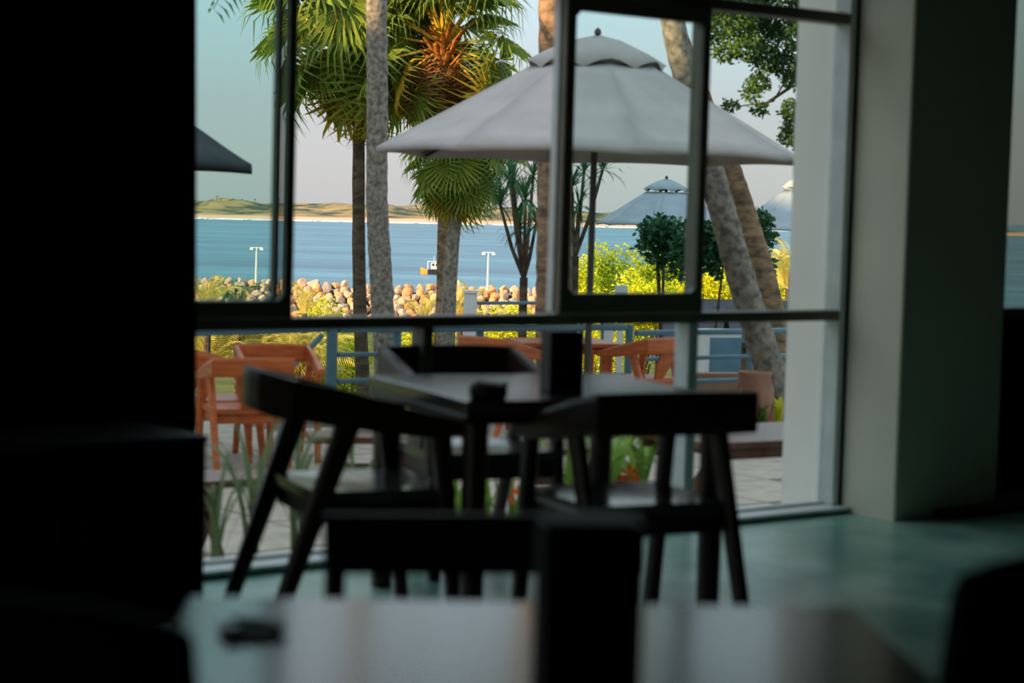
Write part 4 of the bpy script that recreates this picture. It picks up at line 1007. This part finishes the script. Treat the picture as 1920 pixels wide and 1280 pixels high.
bush('small_tree', 'dark leafy tree behind the leaning trunk', 'tree', 1335, 398, 26, 0.95, 1.0, M['dark_green'], 2200, 0.11, 25, 'dark leafy trees by the leaning trunk', sq=0.8)
bush('small_tree', 'dark leafy tree under the umbrella by the white pier', 'tree', 1418, 390, 28, 0.5, 1.0, M['dark_green'], 1400, 0.11, 26, 'dark leafy trees by the leaning trunk', sq=0.8)

# palm clumps with feather fronds
def clump(label, px, py_base, d, n, L, kind, seed, e0=0.4, e1=1.2):
    rr = random.Random(seed); p = at(px, py_base, d)
    t = thing('palm_clump', label, 'palm', p, group='young feather palms on the slope')
    zz = p.z - gz(d)
    if zz > 0.3: MB().tube([(0, 0, -zz), (0, 0, 0.05)], [0.09, 0.07], 8).build('stem', M['trunk_dark'], t)
    for i in range(n):
        link('frond', rr.choice(FEA[kind]), t, (0, 0, 0), (rr.uniform(e0, e1), rr.uniform(-.3, .3), i * 2.399), (L / 2.3 * rr.uniform(.8, 1.15),) * 3)
clump('young palm with yellow fronds against the boulders by the curtain', 390, 575, 42, 14, 0.9, 'straw', 31)
clump('young dark palm against the boulders left of the sash', 447, 578, 45, 12, 0.75, 'dark_green', 32)
clump('young yellow palm beside the round shrub', 571, 592, 45, 9, 0.8, 'straw', 33, 0.8, 1.3)
clump('young palm in front of the boulders between the trunks', 795, 600, 45, 12, 0.8, 'straw', 34)
clump('young yellow palm right of the twin fan palm trunks', 862, 600, 45, 13, 1.0, 'straw', 35, 0.7, 1.3)
clump('yellow palm fronds beside the white pier', 1478, 545, 46, 16, 1.4, 'straw', 36, 0.5, 1.2)
for i, (px, py, d, l_) in enumerate(((385, 690, 45, 'dense yellow palm fronds under the rail next to the curtain'), (446, 684, 46, 'dense yellow palm fronds above the teak chair'), (505, 684, 47, 'dense yellow palm fronds left of the slanting brace'), (560, 700, 45, 'yellow palm fronds behind the slanting brace'))):
    clump(l_, px, py, d, 34, 1.7, 'straw', 40 + i, 0.1, 1.3)

# spiky dracaena with forked stems
def dracaena(label, px, py_b, d, heads, seed, L=0.5, zg=None):
    rr = random.Random(seed); p = at(px, py_b, d); zg = gz(d) if zg is None else zg
    t = thing('dracaena', label, 'plant', (p.x, p.y, zg), group='spiky forked dracaenas'); o = Vector((p.x, p.y, zg))
    lf = MB(); k = 5
    pts = [(0, 0, 0), (0, L * .4, .03), (0, L * .75, .02), (0, L, -.04)]; lf.ribbon(pts, [0.02, 0.028, 0.018, 0.002], (1, 0, 0)); lm = lf.mesh('leaf', M['dark_green'])
    fork = p - o
    MB().tube([(0, 0, 0), fork], [0.07, 0.05], 7).build('trunk', M['trunk_dark'], t)
    for hx, hy in heads:
        h = at(hx, hy, d + rr.uniform(-.5, .5)) - o
        st = MB().tube([fork, fork.lerp(h, .5) + Vector((0, 0, -0.08)), h], [0.03, 0.024, 0.018], 6).build('stem', M['trunk_dark'], t)
        for i in range(34):
            link('leaf', lm, st, h, (rr.uniform(-.9, 1.4), 0, i * 2.399), (rr.uniform(.7, 1.1),) * 3)
dracaena('forked dracaena with spiky heads left of the thick trunk', 982, 520, 24, ((938, 385), (962, 345), (985, 372), (1000, 330), (1005, 420), (975, 430), (955, 330)), 51, 0.42)
dracaena('spiky dracaena heads between the sash stile and the umbrella pole', 1078, 480, 24, ((1095, 322), (1085, 385), (1072, 350), (1130, 318)), 52, 0.38)

# broad tree reaching in at the upper right
def top_tree():
    d = 22; t = thing('leafy_tree', 'leafy tree whose branches hang in the upper right pane', 'tree', (at(1660, 600, d).x, d, gz(d)))
    o = t.location.copy()
    P = lambda x, y: at(x, y, d + rnd(-.6, .6)) - o
    MB().tube([(0, 0, 0), (0.05, 0, 2.2), at(1640, 60, d) - o, at(1600, -140, d) - o], [0.2, 0.17, 0.13, 0.08], 10).build('trunk', M['trunk_dark'], t)
    for pth, r in (([(1640, 60), (1540, 40), (1500, 105), (1480, 165), (1435, 195), (1410, 215)], 0.03), ([(1600, -140), (1500, -60), (1420, 20), (1370, 60)], 0.035), ([(1600, -100), (1520, 0), (1470, 60), (1440, 120)], 0.03), ([(1640, 60), (1540, 150), (1490, 200), (1480, 240)], 0.025), ([(1500, 105), (1450, 190), (1380, 200)], 0.012)):
        pp = [at(x, y, d) - o for x, y in pth]; MB().tube(pp, [r * (1 - 0.7 * i / len(pp)) for i in range(len(pp))], 6).build('branch', M['trunk_dark'], t)
    blobs = []
    for x, y, r in ((1350, 60, 34), (1385, 35, 36), (1420, 60, 40), (1460, 40, 42), (1495, 70, 36), (1440, 110, 34), (1475, 120, 32), (1400, 90, 32), (1360, 100, 22), (1505, 20, 36), (1345, 15, 34), (1420, 155, 24), (1410, 175, 18), (1425, 205, 16), (1370, 200, 16), (1480, 150, 20), (1400, 5, 40), (1450, -30, 50), (1380, -40, 50), (1530, -20, 45), (1488, 205, 26), (1492, 235, 28), (1480, 255, 22), (1500, 262, 24)):
        blobs.append((at(x, y, d + rnd(-.5, .5)) - o, r * d / F_PX, 0.8))
    leaf_cloud(blobs, 12500, 0.06, 77).build('foliage', M['tree_green'], t)
top_tree()
q = at(1414, 742, 17.45); jp = thing('planter_jar', 'terracotta planter jar at the foot of the leaning palm', 'planter', (q.x, 17.45, TZ0))
MB().lathe([(0, 0), (0.12, 0), (0.17, 0.12), (0.175, 0.3), (0.14, 0.42), (0.155, 0.46), (0.13, 0.47), (0.11, 0.40), (0, 0.38)], n=20).build('body', M['jar'], jp, smooth=True)
MB().lathe([(0, 0.385), (0.11, 0.39), (0.112, 0.37)], n=16).build('soil', M['soil'], jp)
# plants around the leaning palm
def broad_plant(label, px, py, d, n, L, m, seed, zg=TZ0):
    rr = random.Random(seed); p = at(px, py, d); t = thing('broadleaf_plant', label, 'plant', (p.x, p.y, zg), group='broad-leaved plants in the palm bed')
    lm = strap_leaf(L, 0.07, 0.9, m)
    for i in range(n): link('leaf', lm, t, (0, 0, max(0, p.z - zg) * 0.0), (rr.uniform(-.1, .3), 0, i * 2.399), (rr.uniform(.8, 1.2),) * 3)
broad_plant('broad-leaved plant behind the back rail of the right armchair', 1378, 745, 17.2, 8, 0.30, M['strap'], 71)
broad_plant('yellow-green leafy plant in the brick kerb beside the white pier', 1460, 750, 17.4, 7, 0.24, M['lime2'], 72)
broad_plant('low green plant at the foot of the leaning palm', 1430, 760, 17.3, 9, 0.2, M['mid_green'], 73)

# dark garden shed roofs low behind the railing
def shed(label, px, py, d, w, dp, h, rz):
    p = at(px, py, d); zg = gz(d); t = thing('garden_shed', label, 'shed', (p.x, p.y, zg), rz); H_ = p.z - zg
    slate = mat('dark_slate', lin(56, 60, 70), lin(40, 44, 52), rough=0.7, scale=5)
    MB().box((0, 0, (H_ - h) / 2), (w, dp, H_ - h)).build('wall', M['brown_wall'], t)
    for s_ in (-1, 1):
        g = MB(); y0 = s_ * (dp / 2 + 0.25)
        g.add([(-w / 2 - .2, y0, H_ - h - .05), (w / 2 + .2, y0, H_ - h - .05), (w / 2 + .2, 0, H_), (-w / 2 - .2, 0, H_), (-w / 2 - .2, y0, H_ - h - .13), (w / 2 + .2, y0, H_ - h - .13), (w / 2 + .2, 0, H_ - .1), (-w / 2 - .2, 0, H_ - .1)],
              [(0, 1, 2, 3), (7, 6, 5, 4), (0, 4, 5, 1), (1, 5, 6, 2), (2, 6, 7, 3), (3, 7, 4, 0)])
        g.build('roof_slope', slate, t)
shed('dark slate shed roof low behind the railing and leaning trunk', 1400, 562, 31, 1.3, 1.6, 0.55, 0.15)
shed('smaller dark roof beside the mullion behind the hedge', 1305, 572, 29, 0.5, 1.2, 0.4, -0.2)

# ------------------------------------------------------------------ unseen wing added beyond the frame to keep the terrace in shade
hw = thing('shade_wing', 'white wing added beyond the frame on the sunny side to cast shade', 'shade building', (-30, -3.5, -1.5))
MB().box((-4, 0, 6.9), (8, 43, 13.8)).build('wall', M['outer_white'], hw)
MB().box((-4, 0, 13.9), (9, 43.6, 0.25)).build('roof', M['terracotta'], hw)
for i in range(9):
    for z in (1.6, 4.8, 8.0, 11.2):
        f_ = MB().box((0.02, -18 + i * 4.5, z + 0.6), (0.08, 1.8, 1.5)).build('window', M['frame'], hw); MB().box((0.07, -18 + i * 4.5, z + 0.6), (0.02, 1.6, 1.3)).build('pane', M['black'], f_)
